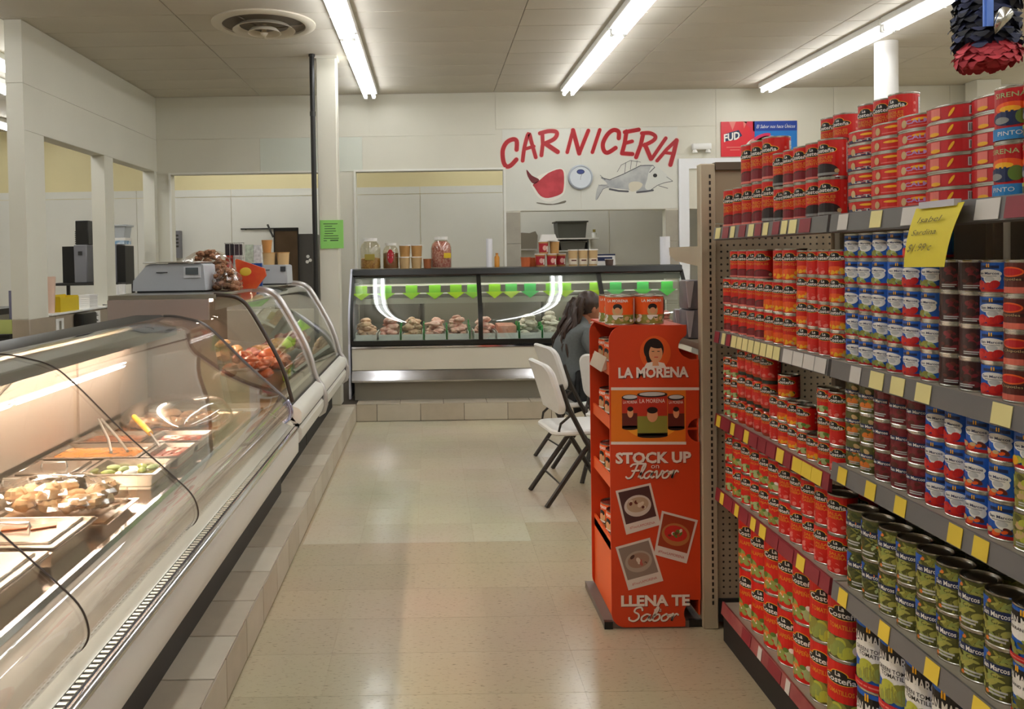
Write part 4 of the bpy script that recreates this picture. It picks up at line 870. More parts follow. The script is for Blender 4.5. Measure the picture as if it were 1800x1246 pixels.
# ---------------------------------------------------------------- two tall curved meat cases behind it
GP = catmull([(-.845, .655), (-.862, .72), (-.882, .80), (-.925, .914), (-1.008, 1.074), (-1.09, 1.215), (-1.14, 1.268), (-1.20, 1.292), (-1.30, 1.302)], 5)
m_arch = mat('arch_alloy', '#c6c2c0', .3, metal=.75); m_brown = mat('case_side_taupe', '#a3938a', .4); m_tint = glass('meat_case_glass', (.93, .95, .90), .05)
def meat_case(label, y0, y1, near_open):
    c = thing('meat_case', label, 'display case')
    MB().box(-1.92, y0, KH, -.92, y1, .40, m_base).build('toe_kick', c)
    MB().prism([(-1.92, .40), (-.84, .40), (-.80, .42), (-.785, .46), (-.785, .50), (-.80, .515), (-.90, .66), (-1.92, .66)], 'y', y0, y1, m_alu).build('tank', c)
    MB().prism([(-.80, .53), (-.786, .54), (-.784, .60), (-.80, .622), (-.84, .64), (-.86, .64), (-.86, .56)], 'y', y0, y1, m_alu).build('bumper', c)
    MB().box(-.838, y0, .510, -.80, y1, .532, m_black).build('bumper_gap', c)
    MB().prism([(-.84, .64), (-.85, .662), (-.90, .66), (-.90, .64)], 'y', y0, y1, m_dark).build('glass_channel', c)
    MB().sheet(GP, 'y', y0 + .02, y1 - .02, .006, m_tint).build('glass_pane', c, angle=60)
    MB().box(-1.92, y0, 1.285, -1.28, y1, 1.312, m_steel).build('top_deck', c)
    MB().box(-1.92, y0, .66, -1.86, y1, 1.285, m_back).build('rear_wall', c)
    MB().prism([(-1.86, .80), (-.93, .70), (-.93, .66), (-1.86, .66)], 'y', y0 + .02, y1 - .02, m_steel).build('deck', c)
    MB().lathe([(0, y0 + .1), (.013, y0 + .1), (.013, y1 - .1), (0, y1 - .1)], m_warm2 if near_open else m_cool, 8, (-1.42, 0, 1.262), ax='y').build('lamp', c)
    MB().box(-1.305, y0 + .03, 1.215, -1.295, y1 - .03, 1.285, m_ledge).build('lamp_fascia', c)
    return c
c2 = meat_case('curved glass meat case with orange cuts, second along the left counter', 4.86, 5.88, True)
c3 = meat_case('curved glass meat case with pale cuts, last along the left counter', 5.90, 7.43, False)
def arch(c, y, m, r, low=True, nm='arch_frame'):
    P = [(p[0] + .006, y, p[1] + .006) for p in GP]
    if low: P = [(-.83, y, .395), (-.79, y, .42), (-.775, y, .47), (-.778, y, .54), (-.80, y, .60)] + P
    b = MB(); b.tube(P, r, m, 10); return b.build(nm, c)
arch(c2, 5.875, m_arch, .021); arch(c3, 7.42, m_arch, .021); arch(c2, 4.872, m_seal, .012, False, 'front_rim')
MB().prism([(-.83, .385), (-.785, .41), (-.772, .47), (-.776, .54), (-.80, .61), (-.86, .66), (-1.9, .66), (-1.9, .385)], 'y', 5.885, 5.90, m_arch).build('end_cap', c2)
MB().prism([(p[0] - .008, p[1]) for p in GP] + [(-1.32, 1.285), (-1.40, 1.16), (-1.28, 1.05), (-1.2, .66), (-.9, .66)], 'y', 4.862, 4.867, m_gl_end).build('near_end_pane', c2)
MB().box(-1.92, 4.845, 1.16, -1.32, 4.86, 1.285, m_brown).build('near_end_panel', c2)
MB().prism([(-1.92, .66), (-1.92, 1.155), (-1.40, 1.155), (-1.30, 1.06), (-1.24, .66)], 'y', 4.85, 4.86, m_brown).build('near_end_panel', c2)
br = MB().prism([(-1.80, 1.03), (-1.72, 1.15), (-1.63, 1.15), (-1.71, 1.03)], 'y', 4.835, 4.848, mat('bracket_beige', '#cfc0b2', .45)).build('hinge_plate', c2)
MB().cyl(0, 0, 0, .006, .014, m_seal, 12).xf(Matrix.Translation((-1.695, 4.835, 1.12)) @ Matrix.Rotation(PI / 2, 4, 'X')).build('screw', br)
# meat in the two cases
m_mo = mat('orange_marinated_meat', '#e0753a', .3, var=.4, col2='#c1501f', scale=25, bump=.4, coat=.3); m_mc = mat('pale_chicken', '#e6c08a', .35, var=.3, col2='#d99a5c', scale=18, bump=.3, coat=.3); m_mp = mat('pink_meat', '#cf8f80', .35, var=.35, col2='#b0675c', scale=25, bump=.4, coat=.3); m_mr = mat('red_meat', '#a8433a', .35, var=.3, scale=25, bump=.4, coat=.3)
def heap(label, x, y, z, sx, sy, n, m, sz=.07, sd=1, name='meat_heap', hh=.10, group=None):
    rr = random.Random(sd); b = MB()
    for k in range(n):
        u, v_ = rr.uniform(-1, 1), rr.uniform(-1, 1); b.ell((u * sx, v_ * sy, sz * .4 + hh * max(0, 1 - (u * u + v_ * v_) * .6) * rr.uniform(.3, 1)), (sz * rr.uniform(.8, 1.3), sz * rr.uniform(.55, .9), sz * rr.uniform(.35, .6)), m, 10, 7, .1, Matrix.Rotation(rr.uniform(0, 3), 3, 'Z') @ Matrix.Rotation(rr.uniform(-.4, .4), 3, 'X'), k + sd)
    b.v = [(q[0], q[1], max(q[2], 0)) for q in b.v]
    return tag(b.build(name, None, (x, y, z)), label, 'meat', group)
heap('heap of orange marinated chicken at the near end of the second case', -1.17, 5.06, .775, .13, .07, 14, m_mo, .065, 2, hh=.16)
heap('pale yellow chicken pieces lying on the orange heap', -1.30, 5.28, .80, .10, .05, 9, m_mc, .06, 3, hh=.22)
heap('orange marinated cuts in the middle of the second case', -1.12, 5.45, .765, .12, .12, 16, m_mo, .07, 5, hh=.12)
heap('pink meat cuts at the far end of the second case', -1.18, 5.72, .775, .14, .08, 12, m_mp, .065, 6, hh=.1)
heap('pale chicken cuts at the near end of the last case', -1.17, 6.15, .775, .14, .14, 14, m_mc, .07, 7)
heap('red meat cuts in the middle of the last case', -1.17, 6.6, .775, .14, .14, 14, m_mr, .07, 8)
heap('pink meat cuts at the far end of the last case', -1.17, 7.05, .775, .14, .16, 14, m_mp, .07, 9)
for k, (y, c_) in enumerate(((5.42, '#b9cf2a'), (5.62, '#c6d83a'))):
    s_ = tag(MB().box(-.004, -.04, 0, .004, .04, .075, mat('lime_tag_%d' % k, c_, .5)).build('price_sign', None, (-.985, y, .712)), 'small lime green price sign in the second case, %s' % ('nearer one', 'farther one')[k], 'sign', 'lime signs in the second case')
# ---------------------------------------------------------------- black framed meat case along the back
X0, X1, YF = -.765, 2.46, 7.755
bc = thing('back_meat_case', 'long black framed curved glass meat case along the back wall', 'display case')
m_blackf = mat('black_frame', '#14140f', .3); m_cream = mat('case_cream_panel', '#d3cdbd', .35, var=.03, scale=2); m_toe = mat('toe_grey', '#8d887c', .4, metal=.4); m_bgl = glass('back_case_glass', (.93, .97, .95), .06)
m_bump = mat('bumper_steel', '#b9b7b8', .16, metal=1.0, var=.25, scale=3)
MB().box(X0 + .02, YF + .03, KH, X1, 8.70, .335, m_toe).build('toe_kick', bc)
MB().prism([(YF + .0, .338), (YF - .052, .345), (YF - .056, .362), (YF - .050, .370), (YF - .036, .392), (YF - .033, .398), (YF - .016, .430), (YF - .004, .448), (YF + .05, .45), (YF + .05, .335)], 'x', X0, X1, m_bump).build('bumper', bc)
MB().box(X0, YF, .45, X1, 8.70, .66, m_cream, bev=.004).build('front_panel', bc)
MB().prism([(YF - .012, .662), (YF - .012, .678), (YF + .02, .684), (YF + .02, .66)], 'x', X0, X1, m_chrome).build('chrome_edge', bc)
BP = catmull([(7.757, .70), (7.757, .80), (7.760, .88), (7.775, .96), (7.808, 1.04), (7.868, 1.13), (7.945, 1.22), (8.02, 1.31), (8.06, 1.365)], 6)
MB().box(X0, YF - .006, .684, X1, YF + .03, .732, m_blackf, bev=.003).build('bottom_frame', bc)
MB().prism([(8.035, 1.335), (8.018, 1.35), (8.03, 1.404), (8.09, 1.410), (8.09, 1.36)], 'x', X0, X1, m_blackf).build('top_frame', bc)
XS = (X0, .462, 1.640, X1)
for k in range(3): MB().sheet(BP, 'x', XS[k] + .022, XS[k + 1] - .022, -.006, m_bgl).build('glass_pane', bc, angle=60)
for x in XS:
    w_ = .042 if 0 < x < 2 else .03
    b = MB(); O = [(p[0] - .006, p[1]) for p in BP]; I = [(p[0] + .020, p[1] - .008) for p in BP]; n = len(O); vs = []
    for xx in (x - w_ / 2, x + w_ / 2): vs += [(xx, *p) for p in O] + [(xx, *p) for p in I]
    fs = []
    for i in range(n - 1): fs += [[i, i + 1, 2 * n + i + 1, 2 * n + i], [n + i, 3 * n + i, 3 * n + i + 1, n + i + 1], [i, n + i, n + i + 1, i + 1], [2 * n + i, 2 * n + i + 1, 3 * n + i + 1, 3 * n + i]]
    fs += [[0, 2 * n, 3 * n, n], [n - 1, 2 * n - 1, 4 * n - 1, 3 * n - 1]]
    b.add(vs, fs, m_blackf).build('mullion', bc)
MB().prism([(YF - .03, KH + .02), (YF - .03, .66)] + [(p[0] - .012, p[1]) for p in BP] + [(8.09, 1.412), (8.70, 1.412), (8.70, KH + .02)], 'x', X0 - .03, X0 - .012, mat('end_panel_bluegrey', '#bfc0cc', .35, metal=.3)).build('end_panel', bc)
MB().box(X0, 8.09, 1.385, X1, 8.70, 1.408, m_dark).build('top_deck', bc)
MB().box(X0, 8.66, .66, X1, 8.70, 1.385, mat('case_back_grey', '#8f8d86', .4)).build('rear_wall', bc)
for k in range(5):
    x = X0 + .05 + .64 * k
    MB().box(x, 8.64, .78, x + .58, 8.655, 1.06, mat('slider_%d' % (k % 2), ('#77766f', '#a7a597')[k % 2], .25)).build('rear_slider', bc)
    MB().box(x + .59, 8.63, .75, x + .615, 8.66, 1.10, m_dark).build('slider_post', bc)
MB().box(X0, 7.80, .69, X1, 8.64, .725, m_steel).build('deck', bc)
MB().box(X0 + .01, 8.17, 1.085, X1 - .01, 8.62, 1.10, m_steel).build('upper_shelf', bc)
MB().box(X0 + .01, 8.155, 1.058, X1 - .01, 8.168, 1.115, m_ledge).build('shelf_rail', bc)
MB().box(X0 + .01, 8.062, 1.272, X1 - .01, 8.075, 1.325, mat('fascia_grey', '#8b8c88', .3, metal=.3)).build('canopy_fascia', bc)
MB().box(X0 + .01, 8.075, 1.305, X1 - .01, 8.36, 1.325, mat('canopy_grey', '#9a9a94', .35)).build('canopy', bc)
MB().box(X0 + .01, 8.15, 1.235, X1 - .01, 8.165, 1.255, m_ledge).build('tag_rail', bc)
MB().box(X0 + .01, 8.15, 1.154, X1 - .01, 8.158, 1.166, m_white).build('tag_rail', bc)
MB().lathe([(0, X0 + .05), (.013, X0 + .05), (.013, X1 - .05), (0, X1 - .05)], m_cool, 8, (0, 8.098, 1.289), ax='x').build('lamp', bc)
MB().lathe([(0, X0 + .05), (.010, X0 + .05), (.010, X1 - .05), (0, X1 - .05)], m_cool, 8, (0, 8.19, 1.072), ax='x').build('lamp', bc)  # added unseen behind the shelf rail to brighten the meat below
# green arrow price tags
tagc = [('#8fc83a', '#b4e62c'), ('#7fc450', '#98d840'), ('#7cbf30', '#9ad424'), ('#79bd2f', '#a2d936'), ('#7db82c', '#b5dc1e'), ('#74bf4a', '#9ad44a'), ('#86c02c', '#b4dc22'), ('#58b458', '#c2e060'), ('#3fae58', '#4cc068'), ('#7cc04a', '#a4d03a'), ('#7fbf30', '#a8d02c'), ('#8bc83a', '#b8d82a'), ('#48b05c', '#6cc878'), ('#4cb85c', '#62cc5a'), ('#4cc050', '#56d058')]
for k, x in enumerate((-.696, -.453, -.198, .034, .243, .413, .628, .792, .98, 1.194, 1.33, 1.63, 1.83, 2.10, 2.34)):
    t = thing('arrow_tag', 'green downward arrow price tag inside the back case, %s from the left' % ORD[k], 'price tag', (x, 8.142, 1.10), 0, 'arrow tags in the back case')
    MB().box(-.058, -.012, .066, .058, -.008, .142, mat('tag_dark_%d' % k, tagc[k][0], .5)).build('tag_body', t)
    MB().prism([(-.092, .068), (0, 0), (.092, .068)], 'y', -.016, -.012, mat('tag_light_%d' % k, tagc[k][1], .5)).build('arrow_head', t)
# trays of meat with green dividers
m_tray = mat('white_tray', '#e8e6e0', .4); m_leaf = mat('green_divider', '#2f9a4a', .5)
m_tripe = mat('pale_tripe', '#dcd0c0', .4, var=.2, scale=25, bump=.4); m_pinkm = mat('pale_pink_meat', '#e3b8a8', .35, var=.4, col2='#cc8c7e', scale=25, bump=.4); m_tanm = mat('tan_meat', '#dcb896', .35, var=.35, col2='#c8987a', scale=25, bump=.4)
kinds = [('tan', m_tanm), ('pink brown', m_pinkm), ('golden', m_tanm), ('pink', m_pinkm), ('pale pink', m_pinkm), ('pale pink', m_pinkm), ('salmon pink', mat('salmon_meat', '#e2a088', .35, var=.2, scale=20)), ('white', m_tripe), ('off-white', m_tripe), ('cream', m_tripe), ('pink', m_mp), ('red', m_mr), ('pink', m_mp), ('red', m_mr)]
for k, (cn, mm) in enumerate(kinds):
    x = -.635 + .222 * k + (.03 if k > 4 else 0) + (.02 if k > 9 else 0)
    t = thing('meat_tray', 'white tray in the back meat case, %s from the left' % ORD[k], 'tray', (x, 8.06, .7255), 0, 'meat trays in the back case')
    MB().box(-.098, -.20, 0, .098, .24, .008, m_tray).build('tray_bottom', t)
    MB().box(-.098, -.206, 0, .098, -.20, .055, m_tray).build('tray_front', t)
    for s_ in (-1, 1): MB().box(s_ * .098 - .003, -.20, 0, s_ * .098 + .003, .24, .07, m_tray).build('tray_side', t)
    if k == 6: tag(MB().box(-.09, -.17, 0, .09, .2, .115, mm, bev=.012, seg=2).build('meat_slab', None, (x, 8.06, .734)), 'salmon pink meat slab in the back case beside the black mullion', 'meat')
    else: heap('%s meat pile in the back case, %s tray from the left' % (cn, ORD[k]), x, 8.06, .734, .058, .14, 30, mm, .056, 40 + k, 'meat_pile', .19, 'meat piles in the back case')
    if k in (1, 2, 3, 4, 6, 7, 8, 9, 10):
        b = MB(); rr = random.Random(k)
        for q in range(7): b.box(-.006, -.02 + .05 * q - .18, 0, .006, .018 + .05 * q - .18, .10 + rr.uniform(0, .07), m_leaf)
        b.box(-.003, -.20, 0, .003, .18, .07, m_leaf)
        tag(b.build('green_divider', None, (x + .111, 8.06, .7255)), 'green plastic parsley divider right of the %s meat tray' % ORD[k], 'divider', 'green dividers in the back case')
# ---------------------------------------------------------------- goods on top of the back case
ZT = 1.4085
m_jar = glass('jar_plastic', (.94, .93, .88), .06, .02); m_jlid = mat('jar_white_lid', '#e9e7e2', .4); m_honey = mat('amber_sweets', '#b5793a', .3, var=.4, col2='#d9ae5a', scale=60, bump=.4, bscale=90); m_red_sw = mat('red_candy', '#b04a42', .35, var=.7, col2='#d9a39a', scale=55, bump=.5, bscale=80)
m_tubb = mat('kraft_tub', '#bd8f55', .4, var=.1, scale=20); m_tubp = mat('tan_tub', '#c7a777', .4); m_red_l = K('tub_red', '#a81e2a'); m_orng = mat('orange_tub', '#c8683c', .4)
def bigjar(label, x, y, r, h, fill, lv, lid_r=.62):
    t = thing('plastic_jar', label, 'jar', (x, y, ZT)); rl = r * lid_r
    MB().lathe([(0, 0), (r * .93, 0), (r, .015), (r, h * .66), (r * .9, h * .78), (rl, h * .88), (rl, h * .92), (rl - .004, h * .92), (rl - .004, h * .88), (r * .9 - .004, h * .775), (r - .004, h * .655), (r - .004, .016), (r * .9, .004), (0, .004)], m_jar, 24).build('jar_body', t, recalc=False)
    if lv > .7: MB().lathe([(0, .006), (r * .90, .006), (r - .006, .02), (r - .006, h * .64), (r * .86, h * .76), (rl - .008, h * .86), (0, h * .86)], fill, 20).build('contents', t)
    else: MB().lathe([(0, .006), (r * .90, .006), (r - .006, .02), (r - .006, h * lv), (r * .5, h * lv + .012), (0, h * lv + .015)], fill, 20).build('contents', t)
    MB().lathe([(rl + .004, h * .90), (rl + .005, h), (0, h)], m_jlid, 24).lathe([(0, h * .925), (rl + .004, h * .90)], m_jlid, 24).build('lid', t); return t
j1 = bigjar('clear plastic jar half full of amber sweets at the left end of the back case', -.61, 8.28, .105, .31, m_honey, .34)
MB().prism([(-.05, .09), (.05, .09), (.05, .15), (-.05, .15)], 'y', -.112, -.108, mat('jar_yellow_label', '#9c8b3a', .4)).build('paper_label', j1)
j2 = bigjar('clear jar of brown sauce with a red label, second on the back case', -.405, 8.28, .082, .26, mat('brown_sauce', '#8a5a34', .2), .6)
a = Art(); a.ell(0, .125, .033, .07, K('jar_red', '#b01f2e'), 0, 18).rect(-.022, .105, .022, .128, p_wht, 1).rect(-.02, .14, .02, .155, p_wht, 1).text('Salsa', 0, .110, .013, p_blk, 2, w=.036); mb = MB(); a.on_cyl(mb, .082, 0, .0006); mb.build('paper_label', j2, smooth=False, recalc=False)
j3 = bigjar('large clear jar packed with red candies on the back case', .105, 8.28, .105, .315, m_red_sw, .9, .6)
MB().prism([(.025, .10), (.095, .10), (.095, .15), (.025, .15)], 'y', -.103, -.09, K('jar_tag_yellow', '#d8b928')).build('paper_label', j3)
def tub(label, x, y, z, r, h, m, lidm=m_jlid, lab=None, group=None, cat='tub'):
    t = thing('food_tub', label, cat, (x, y, z), 0, group)
    MB().lathe([(0, 0), (r * .86, 0), (r, h * .93), (0, h * .93)], m, 20).build('tub_body', t); MB().lathe([(0, h * .9301), (r * 1.06, h * .9301), (r * 1.06, h), (0, h)], lidm, 20).build('lid', t)
    if lab: mb = MB(); lab(r * .97, h).on_cyl(mb, r * .97, 0, .0008); mb.build('paper_label', t, smooth=False, recalc=False)
    return t
G1 = 'kraft tubs between the jars'; hT = .118
for k, (x, lv, nm) in enumerate(((-.265, 0, 'lower left'), (-.145, 0, 'lower right'), (-.262, 1, 'upper left'), (-.142, 1, 'upper right'))):
    tub('kraft brown tub with white lid between the jars, %s of four' % nm, x, 8.25, ZT + lv * (hT + .0005), .056, hT, m_tubb if lv else m_tubp, group=G1)
tub('small reddish brown tub beside the jar of red candies', -.035, 8.22, ZT, .042, .095, mat('reddish_tub', '#9a5a34', .4), mat('reddish_lid', '#a5673c', .4))
def redlab(r, h):
    a = Art(); a.rect(-1.2 * r, .12 * h, .9 * r, .82 * h, m_red_l, 0, 10); a.ell(.1 * r, .45 * h, .4 * r, .2 * h, K('tub_pink', '#d9a79a'), 1, 12); a.rect(.5 * r, .15 * h, .8 * r, .6 * h, p_wht, 1, 2); return a
def whitelab(r, h):
    a = Art(); a.rect(-1.2 * r, .1 * h, 1.2 * r, .45 * h, K('tub_cream', '#ded2bc'), 0, 10); a.rect(-.5 * r, .3 * h, .6 * r, .38 * h, p_brn, 1, 4); return a
tub('orange plastic tub left of the red labelled tubs', .955, 8.26, ZT, .05, .095, m_orng, m_orng); tub('smaller orange tub partly behind the red tubs', 1.035, 8.34, ZT, .045, .09, m_orng, m_orng)
for k, (x, lv, nm) in enumerate(((1.10, 0, 'bottom left'), (1.215, 0, 'bottom middle'), (1.32, 0, 'bottom right'), (1.135, 1, 'stacked upper left'))):
    tub('tan tub with white lid and red label, %s' % nm, x, 8.25 if k != 2 else 8.33, ZT + lv * .1275, .052, .127, m_tubb, m_jlid, redlab, 'red labelled tubs on the back case')
tub('plain tan tub stacked upper right above the red labelled tubs', 1.246, 8.26, ZT + .1275, .05, .127, m_tubb)
tt = tag(MB().prism([(-.085, 0), (.085, 0), (.062, .065), (-.07, .065)], 'y', -.05, .05, m_jlid).build('foam_tub', None, (1.185, 8.25, ZT + .2552)), 'white foam tub on top of the tallest tub stack', 'tub')
for k, x in enumerate((1.425, 1.525, 1.625)): tub('cream tub with pale label, %s of three in a row' % ('left', 'middle', 'right')[k], x, 8.22, ZT, .048, .165, m_tubp, m_jlid, whitelab, 'cream tubs on the back case')
tub('small dark jar with white lid beside the blue and white box', 1.775, 8.16, ZT, .042, .065, mat('dark_jar', '#54413a', .4))
bx = thing('printed_box', 'white box with dark blue print behind the tubs', 'box', (1.78, 8.40, ZT)); MB().box(-.10, -.04, 0, .10, .04, .115, m_jlid).build('carton', bx); MB().box(-.085, -.0425, .045, .07, -.0405, .085, p_nav).box(-.10, -.0425, .10, .10, -.0405, .115, p_nav).build('print', bx)
r1 = thing('paper_roll', 'white paper roll standing upright beside the tiled pier', 'roll', (.60, 8.40, ZT)); MB().lathe([(0, 0), (.032, 0), (.032, .29), (.012, .29), (.012, .28), (0, .28)], mat('white_paper', '#e6e6ea', .7), 20).build('roll', r1); MB().cyl(0, 0, .281, .2815, .011, m_dark, 12).build('core', r1)
r2 = thing('orange_bottle', 'orange bottle standing right of the white paper roll', 'bottle', (.675, 8.38, ZT)); MB().lathe([(0, 0), (.026, 0), (.026, .10), (.012, .12), (.012, .128), (0, .128)], mat('orange_bottle', '#d08a24', .3), 16).build('bottle_body', r2); MB().cyl(0, 0, .128, .142, .014, mat('orange_cap', '#b8741c', .4), 14).build('cap', r2)
r3 = thing('paper_roll', 'tall white paper roll standing at the right end of the back case', 'roll', (2.40, 8.40, ZT)); MB().lathe([(0, 0), (.05, 0), (.05, .285), (.018, .285), (.018, .27), (0, .27)], MATS['white_paper'], 20).build('roll', r3); MB().cyl(0, 0, .271, .2715, .017, m_dark, 12).build('core', r3)
# ---------------------------------------------------------------- hand painted sign on the wall
red_p = mat('sign_red_paint', '#b3121f', .45, var=.15, scale=12); pink_p = mat('sign_pale_edge', '#e3c4b8', .5); flesh = mat('painted_meat', '#c8414a', .5, var=.3, col2='#a82a36', scale=7); dk_fl = mat('painted_meat_dark', '#6e1c22', .5); fat = mat('painted_fat', '#e6e2d6', .5); shad = mat('painted_shadow', '#6f6a5c', .6); fish = mat('painted_fish', '#bfc2bd', .5, var=.2, col2='#9a9ca0', scale=6); fish2 = mat('painted_fish_pale', '#d2d4cc', .5); ink_g = mat('painted_grey_line', '#55565a', .6)
def SP(cx, cy): return (.688 + cx * .0012934 - cy * .0000189, 3.075 - cy * .0012912 - cx * .00002)
a = Art(); W_ = .0012934
strokes = [
 ([(240,265),(240,190),(205,175),(150,205),(118,275),(125,370),(152,412),(190,402),(238,352)], 34), ([(293,362),(310,240),(345,125),(372,205),(408,332)], 30), ([(318,258),(392,236)], 26),
 ([(458,315),(470,215),(466,125)], 30), ([(445,122),(520,103),(585,108),(592,140),(560,178),(480,214)], 32), ([(492,212),(600,284)], 36),
 ([(685,288),(735,95)], 28), ([(735,95),(790,298)], 34), ([(790,298),(870,98)], 30), ([(906,288),(970,92)], 28),
 ([(1137,165),(1135,108),(1090,94),(1040,130),(1000,205),(1005,268),(1040,292),(1110,250)], 33), ([(1205,105),(1190,205),(1166,298)], 32), ([(1190,112),(1312,90)], 32), ([(1195,208),(1255,192)], 28), ([(1166,298),(1258,304)], 32),
 ([(1352,125),(1330,225),(1290,332)], 32), ([(1340,122),(1410,120),(1458,148),(1440,186),(1360,228)], 30), ([(1368,222),(1420,345)], 34), ([(1550,165),(1428,345)], 28), ([(1475,362),(1560,262),(1640,186)], 28), ([(1645,184),(1622,290),(1592,398)], 34), ([(1545,292),(1612,300)], 24)]
for si_, (pts, wd) in enumerate(strokes):
    P = [SP(*p) for p in pts]
    if len(P) > 3: P = [(q[0], q[1]) for q in catmull([(p[0], p[1], 0) for p in P], 5)]
    wd *= 1.12; a.stroke(P, (wd + 10) * W_, pink_p, .3 * si_ / 22); a.stroke(P, wd * W_, red_p, 1 + .25 * si_)
def pol(pts, m, l, rnd=True):
    P = [(*p, 0) for p in pts]
    if rnd: K_ = len(P); P = catmull(P[-2:] + P + P[:2], 3)[6:6 + 3 * K_]
    a.poly([SP(p[0], p[1]) for p in P][::-1], m, l)
pol([(425,500),(520,458),(620,424),(672,470),(670,610),(640,670),(560,715),(500,720),(430,680),(385,610),(370,565)], fat, 0)
pol([(440,535),(520,470),(620,435),(655,470),(655,600),(630,655),(520,690),(450,670),(400,600),(385,570)], flesh, 1)
pol([(328,440),(375,492),(437,525),(420,555),(380,560),(338,500)], dk_fl, 1); pol([(420,728),(560,742),(668,712),(660,735),(540,752),(440,742)], shad, 0)
pol([(985,512),(1060,530),(1100,522),(1180,480),(1330,405),(1440,402),(1520,450),(1560,505),(1480,575),(1420,620),(1340,632),(1240,622),(1140,608),(1050,602),(1000,612),(950,704),(935,690),(960,580),(1040,568)], fish, 0)
pol([(1440,402),(1520,450),(1612,540),(1540,556),(1480,580),(1420,622),(1370,600),(1390,520),(1400,470)], fish2, 1)
pol([(1230,560),(1300,545),(1350,570),(1310,620),(1240,630)], mat('painted_fin', '#cfc9b4', .5), 1)
for pts, wd in (([(985,512),(1060,530),(1180,480),(1330,405),(1440,404),(1455,420),(1410,465)], 7), ([(1060,612),(1140,628),(1220,632)], 16), ([(1300,640),(1380,632),(1440,622)], 16), ([(1420,620),(1480,578),(1540,556),(1612,542)], 5), ([(1490,582),(1570,605)], 5), ([(1560,505),(1612,540)], 4), ([(1125,460),(1160,400),(1240,360),(1330,375)], 4), ([(1190,470),(1200,380)], 4), ([(1240,440),(1250,360)], 4), ([(1290,415),(1300,362)], 4), ([(950,700),(1000,612),(1050,590)], 4), ([(975,490),(1020,530)], 4), ([(960,575),(1040,585)], 3)):
    a.stroke([SP(*p) for p in pts], wd * W_, ink_g, 2 + pts[0][0] * .001)
ex, ez = SP(1458, 492); a.ell(ex, ez, .024, .022, p_blk, 3, 14)
mb = MB(); a.on_plane(mb, (0, YB0 - .0062, 0), (1, 0, 0), (0, 0, 1), .0006); pn = mb.build('painted_sign', wb, smooth=False, recalc=False); pn['label'] = 'hand painted red CARNICERIA lettering with meat and fish'
cx, cz = SP(800, 508)
ck = thing('wall_clock', 'round pale blue wall thermometer between the painted meat and fish', 'clock', (cx, YB0 - .006, cz))
MB().lathe([(0, 0), (.135, 0), (.142, .012), (.138, .03), (.124, .038), (.12, .028)], mat('clock_rim', '#aeb6bf', .35), 36).xf(Matrix.Rotation(PI / 2, 4, 'X')).build('rim', ck); MB().lathe([(0, .0285), (.122, .0285), (.122, .02), (0, .02)], mat('clock_face', '#d4dbe0', .35), 36).xf(Matrix.Rotation(PI / 2, 4, 'X')).build('dial', ck)
a = Art(); a.ell(0, .06, .045, .028, p_nav, 0, 20).ell(0, .06, .038, .021, K('clock_blue', '#3c4a86'), 1, 20).stroke([(0, .0), (.012, .03)], .005, p_gry, 0).stroke([(0, 0), (-.002, -.03)], .004, p_gry, 0); mb = MB(); a.on_plane(mb, (0, -.029, 0), (1, 0, 0), (0, 0, 1), .0006); mb.build('dial_print', ck, smooth=False, recalc=False)
# ---------------------------------------------------------------- banner and emergency lamp
fd = thing('wall_banner', 'red and blue printed food banner on the back wall above the shelving', 'banner')
MB().box(3.315, YB0 - .018, 2.61, 4.178, YB0 - .0065, 3.005, mat('banner_board', '#d8262f', .4)).build('board', fd)
a = Art(); wd_, hg = .863, .395
a.rect(0, 0, wd_ * .42, hg, K('ban_red', '#d8202e'), 0); a.rect(wd_ * .42, 0, wd_, hg, K('ban_blue', '#1a74c0'), 0); a.rect(wd_ * .42, hg * .72, wd_, hg, K('ban_navy', '#1d3f96'), 1); a.poly([(wd_ * .30, hg), (wd_ * .38, hg * .8), (wd_ * .41, hg * .5), (wd_ * .38, 0), (wd_ * .44, 0), (wd_ * .44, hg)], K('ban_red2', '#cc2440'), 1)
a.poly([(.09, hg), (.13, hg * .75), (.17, hg)], p_pnk, 1).poly([(.25, hg), (.26, hg * .8), (.30, hg)], p_pnk, 1)
a.poly([(.03, .17), (.17, .19), (.24, .235), (.20, .30), (.05, .26)], p_nav, 2).text('FUD', .125, .185, .085, p_wht, 3, w=.19, bold=.03, shear=.2, rot=.18); a.rect(.06, .10, .24, .11, p_pnk, 2).rect(.10, .07, .21, .08, p_pnk, 2)
a.text('El Sabor nos hace Únicos', wd_ * .72, hg * .80, .04, p_wht, 3, w=.44, shear=.3)
a.ell(wd_ * .62, .10, .26, .13, p_wht, 2, 28).ell(wd_ * .60, .14, .20, .09, K('ban_pink', '#d98a80'), 3, 24).ell(wd_ * .53, .17, .10, .04, p_grn, 4, 18, rot=.5).ell(wd_ * .54, .22, .10, .03, K('ban_mag', '#cf2f5a'), 4, 18, rot=.3).ell(wd_ * .70, .17, .12, .04, p_wht, 4, 18)
mb = MB(); a.on_plane(mb, (3.315, YB0 - .018, 2.61), (1, 0, 0), (0, 0, 1), .0006); mb.build('banner_print', fd, smooth=False, recalc=False)
el = thing('emergency_lamp', 'white emergency lamp box on the wall left of the banner', 'lamp', (3.08, YB0 - .006, 2.69)); MB().box(-.10, -.07, 0, .11, 0, .07, m_white, bev=.01, seg=2).build('housing', el)
for s_ in (-1, 1): MB().lathe([(0, 0), (.02, 0), (.033, -.035), (0, -.03)], m_white, 16, (s_ * .075, -.045, 0)).build('lamp_head', el)
